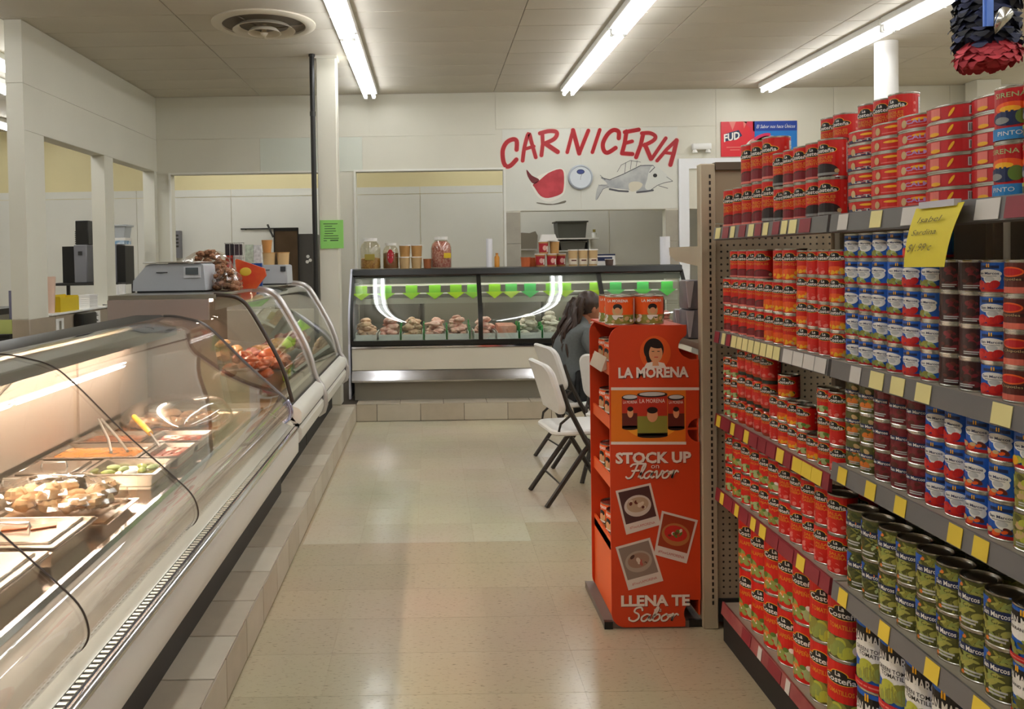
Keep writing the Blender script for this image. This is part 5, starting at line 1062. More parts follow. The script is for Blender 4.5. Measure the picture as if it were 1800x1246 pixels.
# ---------------------------------------------------------------- orange cardboard display with cans
m_card = mat('orange_card', '#cf3f14', .45, var=.04, scale=8); m_card2 = mat('orange_card_light', '#dd5a1e', .45); m_brd = mat('brown_board', '#6e6259', .6)
ds = thing('floor_display', 'orange LA MORENA cardboard floor display stocked with pepper cans', 'display')
DY0, DY1, DX0, DX1, DT = 3.262, 3.668, .705, 1.063, 1.222
def side_panel(y, th, near):
    arc = lambda cx, cz, r, a0, a1, n=8: [(cx + r * math.cos(a0 + (a1 - a0) * k / n), cz + r * math.sin(a0 + (a1 - a0) * k / n)) for k in range(n + 1)]
    P = arc(DX0 + .055, .007 + .055, .055, -PI / 2, -PI, 6) + arc(DX0 + .06, DT - .06, .06, PI, PI / 2, 6)
    if near:
        P += [(1.015, DT), (1.015, DT - .035)] + arc(1.027, 1.135, .045, PI * .62, PI * 1.32, 7) + [(1.03, 1.083), (DX1, 1.083)] + [(DX1, .845)] + arc(DX1, .80, .048, PI / 2, 3 * PI / 2, 9) + [(DX1, .75), (DX1, .115)] + [(1.005, .115)] + arc(1.045, .06, .05, PI * .8, PI * 1.15, 5) + [(1.0, .007)]
    else: P += arc(DX1 - .06, DT - .06, .06, PI / 2, 0, 6) + [(DX1, .007)]
    return MB().prism(P, 'y', y, y + th, m_card)
pf = side_panel(DY0, .008, True).build('side_panel', ds, smooth=False); side_panel(DY1 - .008, .008, False).build('side_panel', ds, smooth=False)
MB().box(DX1 - .006, DY0 + .008, .05, DX1, DY1 - .008, 1.10, m_card).build('back_panel', ds)
MB().box(DX0 - .028, DY0 + .009, .0005, DX1 + .005, DY1 + .02, .028, m_brd).build('base_board', ds)
for x in (DX0 - .03, DX1 - .045): MB().box(x, DY0 + .0005 if x < .9 else DY0 + .0085, .0002, x + .034 + .03 * (x > .9), DY0 + .02, .03, m_black).build('foot_cap', ds)
MB().box(DX0 + .012, DY0 + .009, .03, DX0 + .02, DY1 - .009, .33, m_card2).build('kick_panel', ds)
SZ = (.30, .56, .80, 1.02)
for z in SZ:
    MB().box(DX0 + .022, DY0 + .009, z, DX1 - .007, DY1 - .009, z + .008, m_card).build('tray_floor', ds); MB().box(DX0 + .012, DY0 + .009, z - .004, DX0 + .0205, DY1 - .009, z + .045, m_card2).build('tray_lip', ds)
MB().prism([(DX0 - .012, 1.025), (DX0 + .011, 1.085), (DX0 + .011, 1.035)], 'y', DY0 + .10, DY1 - .06, mat('display_price_strip', '#cdb9a2', .4)).build('price_strip', ds)
# print on the near side panel
a = Art()
def DP(px, py):  # photo reading of the flat panel, metres from its lower left corner
    return ((px - 1072) * .002262 - (py - 840) * .0000245, 1.222 - (py - 571) * .002272 - (px - 1072) * .0000355)
def band(y0, y1, m, l, x0=1073, x1=1229): a.poly([DP(x0, y1), DP(x1, y1), DP(x1, y0), DP(x0, y0)], m, l)
w_t = K('display_white', '#e9ddd0'); sh_t = K('display_shadow', '#6e1f0c'); hot = K('display_amber', '#e0771a'); hot2 = K('display_amber_light', '#eea02c')
def dtxt(t, px, py, hpx, wpx, bold=.04, shear=0, m=w_t, l=3):
    x, y = DP(px, py); a.text(t, x + .0022, y - .0026, hpx * .00227, sh_t, l - 1, w=wpx * .002262, bold=bold, shear=shear); a.text(t, x, y, hpx * .00227, m, l, w=wpx * .002262, bold=bold, shear=shear)
band(684, 776, hot, 1, 1073, 1205); a.ell(*DP(1145, 732), .12, .085, hot2, 1.5, 24)
band(679, 684, w_t, 2); band(775, 780, w_t, 2, 1073, 1206)
dtxt('LA MORENA', 1148, 661, 18, 124)
GL = {'a': ([[(.85,.9),(.5,1.0),(.1,.6),(.15,.1),(.5,.0),(.8,.5),(.9,1.0),(.85,.3),(1.0,.05),(1.2,.2)]], 1.15), 'b': ([[(.0,.2),(.35,1.2),(.45,1.9),(.3,2.0),(.15,1.2),(.15,.2),(.45,.0),(.8,.3),(.75,.85),(.45,.95),(.2,.6)]], .95),
      'o': ([[(.5,1.0),(.1,.6),(.2,.05),(.6,.05),(.8,.5),(.5,1.0),(.7,.85),(1.0,.9)]], .95), 'r': ([[(.0,.6),(.2,1.0),(.3,.9),(.25,.0),(.35,.6),(.6,1.0),(.8,.85)]], .85), 'l': ([[(0,.2),(.4,1.3),(.45,1.95),(.3,2.0),(.15,1.3),(.2,.2),(.4,.0),(.6,.2)]], .55),
      'v': ([[(0,.8),(.2,1.0),(.3,.6),(.4,.0),(.7,.5),(.8,1.0),(1.0,.9)]], .9), 'S': ([[(1.1,1.6),(.9,2.0),(.4,1.9),(.3,1.4),(.8,1.0),(.9,.4),(.5,.0),(.0,.2),(-.1,.5)]], 1.15), 'F': ([[(.0,1.7),(.3,2.0),(1.4,2.05)], [(.75,2.0),(.6,1.0),(.4,.2),(.05,.0),(-.2,.2)], [(.3,1.05),(1.05,1.1)]], 1.2)}
def script(word, px, py, hpx, wpx):
    x0, y0 = DP(px, py); tw = sum(GL[c][1] for c in word); kx = wpx * .002262 / (tw + .3); ky = hpx * .00227 / 2; x = -(tw + .3) / 2; n = 0
    for c in word:
        for st in GL[c][0]:
            P = [(q[0], q[1]) for q in catmull([((x + u) * kx + v_ * ky * .28, v_ * ky, 0) for u, v_ in st], 4)]
            for ox, oy, m_, l_ in ((.002, -.0025, sh_t, 5), (0, 0, w_t, 8)): a.stroke([(x0 + p[0] + ox, y0 + p[1] + oy) for p in P], .0072, m_, l_ + .2 * n)
            n += 1
        x += GL[c][1]
# portrait medallion
cx, cy = DP(1151, 618); a.ell(cx, cy, .062, .068, K('medallion', '#dd5a20'), 1, 24); skin_p = K('portrait_skin', '#d99a6c')
a.ell(cx - .006, cy + .012, .040, .046, p_blk, 2, 20).ell(cx - .025, cy - .012, .013, .03, p_blk, 2.2, 12).ell(cx + .002, cy - .002, .027, .037, skin_p, 3, 18).poly([(cx - .048, cy - .062), (cx + .045, cy - .062), (cx + .035, cy - .042), (cx + .002, cy - .034), (cx - .035, cy - .04)], w_t, 3.5).poly([(cx - .012, cy - .052), (cx + .014, cy - .052), (cx + .01, cy - .03), (cx - .01, cy - .03)], skin_p, 4)
a.rect(cx - .014, cy + .004, cx - .004, cy + .007, p_blk, 4).rect(cx + .008, cy + .004, cx + .018, cy + .007, p_blk, 4).rect(cx - .004, cy - .019, cx + .011, cy - .016, p_red2, 4).ell(cx + .002, cy + .032, .03, .014, p_blk, 4, 14, rot=-.2)
# three printed cans
for px, top, bot, wd, l in ((1107, 697, 750, 30, 3), (1188, 697, 751, 30, 3), (1146, 692, 764, 54, 5)):
    xl, yt = DP(px - wd / 2, top); xr, yb = DP(px + wd / 2, bot); mx_, hh = (xl + xr) / 2, yt - yb
    a.rect(xl, yb, xr, yt, K('can_red', '#b8301a'), l); a.rect(xl, yb, xr, yb + hh * .48, p_oli if wd > 40 else p_brn, l + .2); a.rect(xl, yb, xr, yb + hh * .07, p_blk, l + .4); a.ell(mx_, yb, wd * .00113, .009, p_blk, l + .4, 16); a.ell(mx_, yt, wd * .00113, .012, p_blk, l + .4, 18).ell(mx_, yt + .002, wd * .00096, .008, p_lgy, l + .6, 18)
    a.ell(mx_, yb + hh * .5, wd * .0004, hh * .17, skin_p, l + .8, 14).ell(mx_, yb + hh * .62, wd * .0004, hh * .08, p_blk, l + 1, 12); a.text('LA MORENA', mx_, yb + hh * .80, hh * .10, w_t, l + 1, w=(xr - xl) * .84)
dtxt('STOCK UP', 1148, 812, 19, 134); dtxt('on', 1151, 822, 9, 14, .0); script('Flavor', 1148, 839, 25, 92)
dtxt('LLENA TE', 1152, 1066, 19, 122); dtxt('de', 1156, 1077, 9, 13, .0); script('Sabor', 1150, 1093, 24, 90)
# three snapshot prints
def snap(c, food, l, plate, bg_):
    P = [DP(*q) for q in c]; tl, tr, br, bl = [Vector(p) for p in P]
    f = lambda u, v_: tuple((tl.lerp(tr, u)).lerp(bl.lerp(br, u), v_))
    a.poly([f(0, 1), f(1, 1), f(1, 0), f(0, 0)], K('snap_white', '#d9cfc4'), l); a.poly([f(.06, .78), f(.94, .78), f(.94, .05), f(.06, .05)], bg_, l + .3)
    n = (tr - tl); w_ = n.length; ang = math.atan2(n.y, n.x); c0 = Vector(f(.5, .44)); a.ell(c0.x, c0.y, w_ * .38, w_ * .30, plate, l + .5, 22, rot=ang).ell(c0.x, c0.y + w_ * .03, w_ * .31, w_ * .21, food[0], l + .7, 20, rot=ang)
    rr = random.Random(int(l * 10))
    for k in range(10): a.ell(c0.x + rr.uniform(-.2, .2) * w_, c0.y + rr.uniform(-.1, .14) * w_, w_ * rr.uniform(.04, .08), w_ * rr.uniform(.03, .06), rr.choice(food), l + .8 + k * .03, 9, rot=rr.uniform(0, 3))
    tx = Vector(f(.5, .92)); a.text('#YourLAMORENA', tx.x, tx.y, w_ * .075, K('snap_red', '#c0504a'), l + 1.2, w=w_ * .72, rot=ang)
snap([(1081,862),(1143,848),(1161,922),(1100,940)], [K('f_soup', '#b39a7e'), K('f_pepper', '#5f2318'), K('f_cream', '#d3c4ae')], 3, K('f_bowl', '#cbbfb2'), K('f_bg1', '#4a2c2a'))
snap([(1163,897),(1227,914),(1207,991),(1149,975)], [K('f_red', '#c22a22'), K('f_wht', '#d8cfc0'), K('f_brn', '#6a3a20'), K('f_grn', '#5a7a30')], 5, K('f_plate2', '#b0703c'), K('f_bg2', '#9a3a1c'))
snap([(1081,962),(1142,945),(1166,1022),(1104,1039)], [K('f_mush', '#9a7a66'), K('f_pale', '#d6c8b8'), K('f_rose', '#b0564c'), K('f_dk', '#4a2a22')], 3, K('f_plate3', '#a89888'), K('f_bg3', '#8a7a6e'))
mb = MB(); a.on_plane(mb, (DX0, DY0, 0), (1, 0, 0), (0, 0, 1), .0003); pr = mb.build('panel_print', pf, smooth=False, recalc=False)
# cans on the display's trays and on top
product('mor_l', .0575, .116, morena, 'large orange pepper can')
def mcan(x, y, z, rz, lb): put_can('mor_l', x, y, z, rz, lb, 'pepper cans on the orange display')
k = 0
for zi, z in enumerate(SZ):
    nm = ('lowest', 'second lowest', 'second highest', 'highest')[zi]
    for q, y in enumerate((3.335, 3.455, 3.575)): mcan(DX0 + .082, y, z + .0085, -1.25, 'orange pepper can with a portrait, %s tray of the display, %s from near' % (nm, ORD[q]))
MB().box(DX0 + .005, DY0 + .009, 1.215, DX1 - .06, DY1 - .009, 1.222, m_card).build('top_board', ds)
for q, (x, y, rz) in enumerate(((DX0 + .062, 3.345, -.35), (DX0 + .062, 3.464, -.5), (DX0 + .182, 3.345, .0), (DX0 + .182, 3.464, .1)  )):
    mcan(x, y, 1.2225, rz, 'orange pepper can with a portrait on top of the display, %s' % ('front left', 'rear left', 'front right', 'rear right')[q])
# ---------------------------------------------------------------- folding chairs
m_plas = mat('white_chair_plastic', '#e4e2dd', .45, var=.03, scale=20, bump=.05, bscale=200); m_leg = mat('chair_dark_tube', '#322b24', .4, metal=.3)
def rslab(w_, d_, t_, r_, m, n=6):
    """rounded slab centred on x,y"""
    P = []
    for sx, sy, a0 in ((1, 1, 0), (-1, 1, PI / 2), (-1, -1, PI), (1, -1, 3 * PI / 2)):
        for k in range(n + 1): P.append((sx * (w_ / 2 - r_) + r_ * math.cos(a0 + PI / 2 * k / n), sy * (d_ / 2 - r_) + r_ * math.sin(a0 + PI / 2 * k / n)))
    b = MB(); N = len(P); vs = []; sh = lambda q, s_: (q[0] * s_, q[1] * s_)
    for s_, z in ((.94, 0), (1, t_ * .3), (1, t_ * .7), (.95, t_)): vs += [(*sh(q, s_), z) for q in P]
    fs = [list(range(N))[::-1], [3 * N + k for k in range(N)]]
    for l in range(3): fs += [[l * N + k, l * N + (k + 1) % N, (l + 1) * N + (k + 1) % N, (l + 1) * N + k] for k in range(N)]
    return b.add(vs, fs, m)
def make_chair(label):
    # local frame: sitter faces +x, y is sideways, origin on the floor under the seat
    t = thing('folding_chair', label, 'chair', (0, 0, 0), 0, 'white folding chairs')
    b = rslab(.40, .40, .035, .07, m_plas); b.v = [(x, y, z + .425 - .012 * max(0, 1 - (x / .2) ** 2 - (y / .2) ** 2)) for x, y, z in b.v]; b.build('seat', t)
    b = rslab(.43, .31, .042, .07, m_plas); R_ = Matrix.Rotation(PI / 2, 4, 'Z') @ Matrix.Identity(4)
    vs = []
    for x, y, z in b.v:
        # x -> sideways, y -> up the back, z -> thickness; curved sideways and leaning back
        up_ = y + .15; cur = .035 * (1 - (x / .21) ** 2)
        vs.append((-.165 - up_ * .32 - cur + .02 + z, x, .555 + up_))
    b.v = vs; b.build('backrest', t)
    for s_ in (-1, 1):
        y = s_ * .20
        MB().tube([(-.150, y * .97, .735), (-.105, y * .99, .60), (-.005, y * 1.04, .40), (.235, y * 1.06, .0)], .0155, m_leg, 8).build('front_leg', t)
        MB().tube([(.09, y * .86, .425), (.0, y * .92, .33), (-.245, y * .95, .0)], .0155, m_leg, 8).build('rear_leg', t)
        MB().tube([(-.085, y * .99, .555), (-.15, y * .95, .50), (-.16, y * .92, .455), (-.12, y * .9, .43)], .008, m_leg, 8).build('seat_brace', t)
    MB().tube([(-.15, -.185, .13), (-.15, .185, .13)], .006, m_leg, 8).build('stretcher', t); MB().tube([(.14, -.21, .13), (.14, .21, .13)], .006, m_leg, 8).build('stretcher', t)
    MB().tube([(-.085, -.2, .545), (-.085, 0, .545), (-.085, .2, .545)], .008, m_leg, 8).build('crossbar', t)
    return t
ch = make_chair('white plastic folding chair nearest the camera beside the orange display'); ch.location = (.885, 5.10, 0); ch.rotation_euler.z = .14
ch2 = dup(ch, (1.04, 6.02, 0), .20, 'white folding chair the woman in grey sits on', 'white folding chairs')
ch3 = dup(ch, (1.27, 5.50, 0), 1.0, 'white folding chair half hidden behind the orange display', 'white folding chairs')
# ---------------------------------------------------------------- seated woman
wm = thing('person', 'seated person in a grey top and black trousers with long dark wavy hair', 'person', (1.04, 6.02, 0), .20)
m_top = mat('grey_knit', '#636765', .85, var=.12, scale=60, bump=.15, bscale=150); m_skin = mat('skin', '#a4694c', .5); m_trs = mat('black_trousers', '#161616', .8); m_hair = mat('dark_hair', '#3a2619', .4, var=.4, scale=60, stretch=(1, 1, .2), bump=.3); m_shoe = mat('dark_shoe', '#1c1a18', .5)
def skin_obj(name, verts, edges, radii, m, parent, root=0, sub=2):
    me = bpy.data.meshes.new(name); me.from_pydata(verts, edges, []); o = link(name, me, parent); me.materials.append(m)
    md = o.modifiers.new('skin', 'SKIN'); md.use_smooth_shade = True; sm = o.modifiers.new('sub', 'SUBSURF'); sm.levels = sub; sm.render_levels = sub
    for i, r_ in enumerate(radii):
        sv = me.skin_vertices[0].data[i]; sv.radius = r_ if isinstance(r_, tuple) else (r_, r_); sv.use_root = i == root
    return o
# body: pelvis, spine, neck, head core, arms resting forward, legs bent over the seat edge
V_ = [(-.06, 0, .56), (-.05, 0, .70), (-.01, 0, .84), (.04, 0, .955), (.07, 0, 1.02), (.095, 0, 1.075),
      (.035, .15, .945), (.10, .205, .78), (.21, .20, .68), (.33, .14, .70),
      (.035, -.15, .945), (.10, -.205, .78), (.21, -.20, .68), (.33, -.14, .70),
      (.02, .09, .535), (.20, .10, .545), (.40, .11, .53), (.41, .11, .30), (.38, .11, .10),
      (.02, -.09, .535), (.20, -.10, .545), (.40, -.11, .53), (.41, -.11, .30), (.38, -.11, .10)]
E_ = [(0, 1), (1, 2), (2, 3), (3, 4), (4, 5), (3, 6), (6, 7), (7, 8), (8, 9), (3, 10), (10, 11), (11, 12), (12, 13), (0, 14), (14, 15), (15, 16), (16, 17), (17, 18), (0, 19), (19, 20), (20, 21), (21, 22), (22, 23)]
Rr = [(.12, .15), (.115, .14), (.12, .16), (.09, .13), .05, .048, .07, .052, .042, .034, .07, .052, .042, .034, .09, .08, .062, .052, .038, .09, .08, .062, .052, .038]
body = skin_obj('body', V_, E_, Rr, m_top, wm)
# trousers and bare neck and hands are their own meshes over the body
skin_obj('trousers', [(-.06, 0, .545), (.02, .09, .535), (.20, .10, .545), (.40, .11, .53), (.41, .11, .30), (.38, .11, .10), (.02, -.09, .535), (.20, -.10, .545), (.40, -.11, .53), (.41, -.11, .30), (.38, -.11, .10)], [(0, 1), (1, 2), (2, 3), (3, 4), (4, 5), (0, 6), (6, 7), (7, 8), (8, 9), (9, 10)], [(.125, .155), .095, .086, .068, .058, .045, .095, .086, .068, .058, .045], m_trs, wm)
hd = MB(); hc = Vector((.135, 0, 1.125))
hd.ell((hc.x, 0, hc.z + .01), (.088, .072, .105), m_skin, 24, 16); hd.ell((hc.x + .03, 0, hc.z - .055), (.055, .052, .05), m_skin, 18, 12)
hd.ell((hc.x + .09, 0, hc.z - .015), (.018, .013, .022), m_skin, 12, 8); hd.ell((hc.x + .075, 0, hc.z - .055), (.012, .022, .007), mat('lips', '#8a4a3e', .5), 12, 6)
for s_ in (-1, 1):
    hd.ell((hc.x + .072, s_ * .03, hc.z + .012), (.012, .014, .009), mat('eye_white', '#d8d2ca', .3), 10, 8); hd.ell((hc.x + .081, s_ * .03, hc.z + .012), (.005, .006, .006), m_black, 8, 6); hd.ell((hc.x - .005, s_ * .072, hc.z - .01), (.018, .010, .028), m_skin, 10, 8)
hd.tube([(.07, 0, .985), (.09, 0, 1.04), (.11, 0, 1.09)], .046, m_skin, 14); hd.build('head', wm)
hr = MB(); hr.ell((hc.x - .018, 0, hc.z + .028), (.095, .084, .098), m_hair, 24, 16, .02, None, 3)
rr = random.Random(8)
for q in range(46):  # locks gathered behind and hanging down the back in waves
    y = rr.uniform(-.075, .075); ph = rr.uniform(0, 6); P = []; ln = rr.uniform(.28, .46); x0 = hc.x - .07 + rr.uniform(-.02, .02); z0 = hc.z + rr.uniform(-.02, .08)
    for k in range(9):
        t_ = k / 8; P.append((x0 - .17 * t_ ** .7 - rr.uniform(0, .006) - .022 * math.sin(ph * .4 + 9 * t_), y * (1 + .25 * t_) + .010 * math.sin(ph + 8 * t_), z0 - ln * t_))
    hr.tube(P, [.020, .022, .021, .020, .018, .016, .013, .009, .003], m_hair, 7)
hr.build('hair', wm)
for s_ in (-1, 1):
    h_ = MB(); c_ = Vector((.36, s_ * .125, .71)); h_.ell(tuple(c_), (.048, .038, .017), m_skin, 14, 8)
    for f_ in range(4): yy = c_.y + (f_ - 1.5) * .019; L_ = (.060, .070, .066, .050)[f_ if s_ > 0 else 3 - f_]; h_.tube([(c_.x + .035, yy, c_.z + .004), (c_.x + .04 + L_ * .55, yy, c_.z + .002), (c_.x + .04 + L_, yy, c_.z - .018)], [.009, .0085, .006], m_skin, 8)
    h_.tube([(c_.x - .005, c_.y - s_ * .03, c_.z), (c_.x + .025, c_.y - s_ * .052, c_.z - .004), (c_.x + .05, c_.y - s_ * .058, c_.z - .014)], [.011, .010, .007], m_skin, 8); h_.build('hand', wm)
    MB().ell((.43, s_ * .11, .045), (.125, .043, .043), m_shoe, 16, 10).build('shoe', wm)
# ---------------------------------------------------------------- notice on the column
np_ = thing('paper_notice', 'green paper notice with printed lines taped to the square column', 'notice'); MB().box(-1.012, 7.526, 1.612, -.80, 7.5395, 1.872, mat('green_paper', '#8fd06a', .7)).build('sheet', np_)
a = Art(); ink2 = K('notice_ink', '#3d5a33')
for k, (x0, x1) in enumerate(((.03, .16), (.04, .11), (.04, .14), (.04, .145), (.04, .12), (.035, .165), (.03, .17), (.03, .06))): a.rect(x0, .222 - .022 * k, x1, .229 - .022 * k, ink2, 0)
a.rect(.09, .068, .165, .079, ink2, 0); mb = MB(); a.on_plane(mb, (-1.012, 7.526, 1.612), (1, 0, 0), (0, 0, 1), .0005); mb.build('print', np_, smooth=False, recalc=False)
# ---------------------------------------------------------------- on top of the meat cases
ZC = 1.3125; m_sc = mat('scale_grey', '#b4b8bc', .45); m_scd = mat('scale_dark', '#3c3f42', .4)
sc = thing('price_scale', 'large pale grey price scale on the second meat case', 'scale')
MB().prism([(-1.905, ZC + .012), (-1.44, ZC + .012), (-1.452, 1.485), (-1.47, 1.497), (-1.79, 1.497), (-1.815, 1.485), (-1.90, 1.39)], 'y', 5.22, 5.50, m_sc).build('housing', sc)
MB().box(-1.88, 5.23, ZC, -1.46, 5.49, ZC + .012, m_scd).build('base', sc)
MB().box(-1.83, 5.20, 1.500, -1.46, 5.52, 1.508, m_steel, bev=.002).build('weighing_plate', sc); MB().box(-1.70, 5.3, 1.496, -1.60, 5.4, 1.501, m_scd).build('plate_support', sc)
MB().box(-1.575, 5.214, 1.405, -1.468, 5.2205, 1.475, mat('scale_light', '#d0d3d6', .4)).build('bezel', sc); MB().box(-1.562, 5.209, 1.425, -1.482, 5.2145, 1.470, mat('lcd', '#5a6266', .2)).build('screen', sc); MB().box(-1.75, 5.215, 1.438, -1.68, 5.2205, 1.444, m_scd).build('slot', sc)
s2 = thing('price_scale', 'smaller grey scale behind the wire rack on the last meat case', 'scale')
MB().prism([(-1.40, ZC + .012), (-1.15, ZC + .012), (-1.155, 1.465), (-1.17, 1.474), (-1.385, 1.474), (-1.395, 1.46)], 'y', 6.55, 6.80, m_sc).build('housing', s2); MB().box(-1.39, 6.56, ZC, -1.16, 6.79, ZC + .012, m_scd).build('base', s2); MB().box(-1.205, 6.544, 1.42, -1.163, 6.5505, 1.46, m_scd).build('screen', s2); MB().box(-1.34, 6.545, 1.43, -1.29, 6.5505, 1.436, m_scd).build('slot', s2)
for k, (x, y) in enumerate(((-1.315, 6.66), (-1.205, 6.68))): tub('kraft tub without label on the smaller scale, %s' % ('left one', 'right one')[k], x, y, 1.4745, .052, .10, m_tubp, m_tubb, group='tubs on the smaller scale')
cp_ = tag(MB().lathe([(0, 0), (.032, 0), (.044, .10), (.041, .10), (.030, .004), (0, .004)], mat('kraft_cup', '#c58c4e', .5), 18).build('paper_cup', None, (-1.33, 6.66, 1.575)), 'tapered kraft paper cup standing on the tub stack', 'cup')
# bags of pork rinds slumped beside the scale
m_rind = mat('pork_rinds', '#b5835c', .6, var=.7, col2='#7e4a30', scale=55, bump=.8, bscale=70); m_film = glass('snack_film', (.95, .92, .88), .10, .10)
def snack(label, x, y, z, L, sd, rz, tilt):
    t = thing('snack_bag', label, 'bag', (x, y, z), rz, 'snack bags on the second case'); rr = random.Random(sd); b = MB(); f = MB()
    for k in range(30):
        u = rr.uniform(-1, 1); b.ell((u * L * .42, rr.uniform(-.05, .05), .05 + tilt * (u + 1) / 2 + rr.uniform(-.015, .02)), (.04, .03, .028), m_rind, 8, 6, .2, Matrix.Rotation(rr.uniform(0, 3), 3, 'Z'), k + sd)
    b.v = [(p[0], p[1], max(p[2], .002)) for p in b.v]; b.build('pork_rinds', t)
    f.ell((0, 0, .055), (L * .56, .10, .068), m_film, 28, 14, .06, None, sd); f.v = [(p[0], p[1], max(p[2], .0005) + tilt * (p[0] / (L * .56) + 1) / 2 * (1 if p[2] > .004 else 0)) for p in f.v]; f.build('film', t, angle=14)
def rinds(label, x, y, sx, sy, n, hh, sd):
    t = thing('snack_bag', label, 'bag', (x, y, ZC), 0, 'snack bags on the second case'); rr = random.Random(sd); b = MB(); f = MB()
    for k in range(n):
        u, v_ = rr.uniform(-1, 1), rr.uniform(-1, 1); q = max(0, 1 - u * u) ** .7; b.ell((u * sx, v_ * sy * .8, .015 + hh * q * rr.uniform(.05, 1)), (.032, .02, .018), m_rind, 8, 6, .22, Matrix.Rotation(rr.uniform(0, 3), 3, 'Z') @ Matrix.Rotation(rr.uniform(-1, 1), 3, 'X'), k + sd)
    b.v = [(p[0], p[1], max(p[2], .002)) for p in b.v]; b.build('pork_rinds', t)
    f.ell((0, 0, hh * .5), (sx * 1.25, sy * 1.25, hh * .58), m_film, 24, 14, .07, None, sd); f.v = [(p[0], p[1], max(p[2], .0005)) for p in f.v]; f.build('film', t, angle=14)
rinds('clear bag of brown pork rinds heaped behind the large scale', -1.53, 5.62, .15, .07, 90, .25, 21)
rinds('clear bag of brown pork rinds lying right of the large scale', -1.345, 5.40, .075, .09, 50, .14, 22)
ob = thing('snack_packet', 'orange and red printed snack packet lying on the second case', 'packet', (-1.25, 5.76, ZC), .1); b = MB(); b.prism([(-.12, .20), (-.11, .21), (.08, .14), (.09, .09), (.02, .0), (-.10, .0)], 'y', -.03, .03, mat('orange_packet', '#d9632a', .35, var=.3, col2='#c8321e', scale=7)); b.build('wrapper', ob); MB().ell((-.05, -.031, .12), (.04, .003, .03), mat('packet_badge', '#d8b93c', .4), 16, 8).build('badge', ob)
wk = thing('wire_rack', 'small wire rack holding colourful packets on the last meat case', 'rack')
b = MB()
for x in [-1.50 + .034 * k for k in range(5)]: b.tube([(x, 5.98, ZC), (x, 5.98, 1.64)], .002, m_chrome, 6)
for z in (ZC + .004, 1.42, 1.53, 1.64): b.tube([(-1.505, 5.978, z), (-1.36, 5.978, z)], .002, m_chrome, 6)
b.build('wire_grid', wk); MB().box(-1.51, 5.99, ZC, -1.23, 6.14, ZC + .01, m_chrome).build('tray', wk)
for k, (x0, x1, c1, c2_, nm) in enumerate(((-1.505, -1.45, '#3a3438', '#c0392b', 'dark and red'), (-1.447, -1.385, '#4a3f46', '#d8d4d0', 'dark and white'), (-1.36, -1.30, '#c9d8c4', '#2a5fae', 'pale green and blue'), (-1.297, -1.24, '#dfe0e0', '#1f4f9c', 'white and blue'))):
    t = thing('snack_packet', '%s packet standing in the wire rack' % nm, 'packet', (0, 0, 0), 0, 'packets in the wire rack')
    zt = 1.635 - .004 * k; zm = 1.49 if k > 1 else 1.55
    MB().box(x0, 6.0, zm, x1, 6.03, zt, mat('pk_a%d' % k, c1, .4, var=.35, scale=40)).build('upper_print', t); MB().box(x0, 6.0, ZC + .0105, x1, 6.03, zm, mat('pk_b%d' % k, c2_, .4, var=.2, scale=30)).build('lower_print', t)
# ---------------------------------------------------------------- things in the back room seen through the left opening
fr = thing('upright_fridge', 'dark fridge with brown glass door seen through the back left opening', 'fridge', (-1.80, 11.15, 0))
MB().box(-.26, -.28, 0, .26, .3, 1.86, mat('fridge_grey', '#4c4946', .4)).build('cabinet', fr); dr = MB().box(-.26, -.31, .06, .04, -.281, 1.93, mat('fridge_glass_brown', '#5d4a38', .12, var=.3, scale=3)).build('door', fr); MB().box(-.26, -.315, 1.90, .05, -.30, 1.945, m_black).box(-.275, -.315, .06, -.26, -.30, 1.94, m_black).box(.04, -.315, .06, .055, -.30, 1.94, m_black).build('door_frame', dr)
for x, z in ((.17, 1.56), (.20, 1.51), (.16, 1.49)): MB().cyl(0, 0, 0, .008, .022, m_white, 14).xf(Matrix.Translation((x, -.281, z)) @ Matrix.Rotation(PI / 2, 4, 'X')).build('magnet', fr)
rl = thing('wall_rail', 'thin dark rail with a hook on the rear room wall', 'rail'); MB().box(-2.66, 11.49, 1.955, -2.09, 11.515, 1.972, m_dark).build('bar', rl); MB().tube([(-2.28, 11.48, 2.02), (-2.24, 11.475, 1.93), (-2.20, 11.47, 1.84)], .014, m_dark, 8).build('hook', rl); MB().box(-2.6, 11.5, 1.95, -2.58, 11.52, 1.97, m_dark).build('bracket', rl)
spk = thing('wall_speaker', 'narrow dark ribbed box on the rear wall at the left of the opening', 'speaker'); MB().box(-3.62, 11.42, 1.57, -3.49, 11.519, 1.95, m_grey).build('housing', spk)
for k in range(4): MB().box(-3.60, 11.41, 1.72 + .05 * k, -3.51, 11.42, 1.745 + .05 * k, m_dark).build('rib', spk)
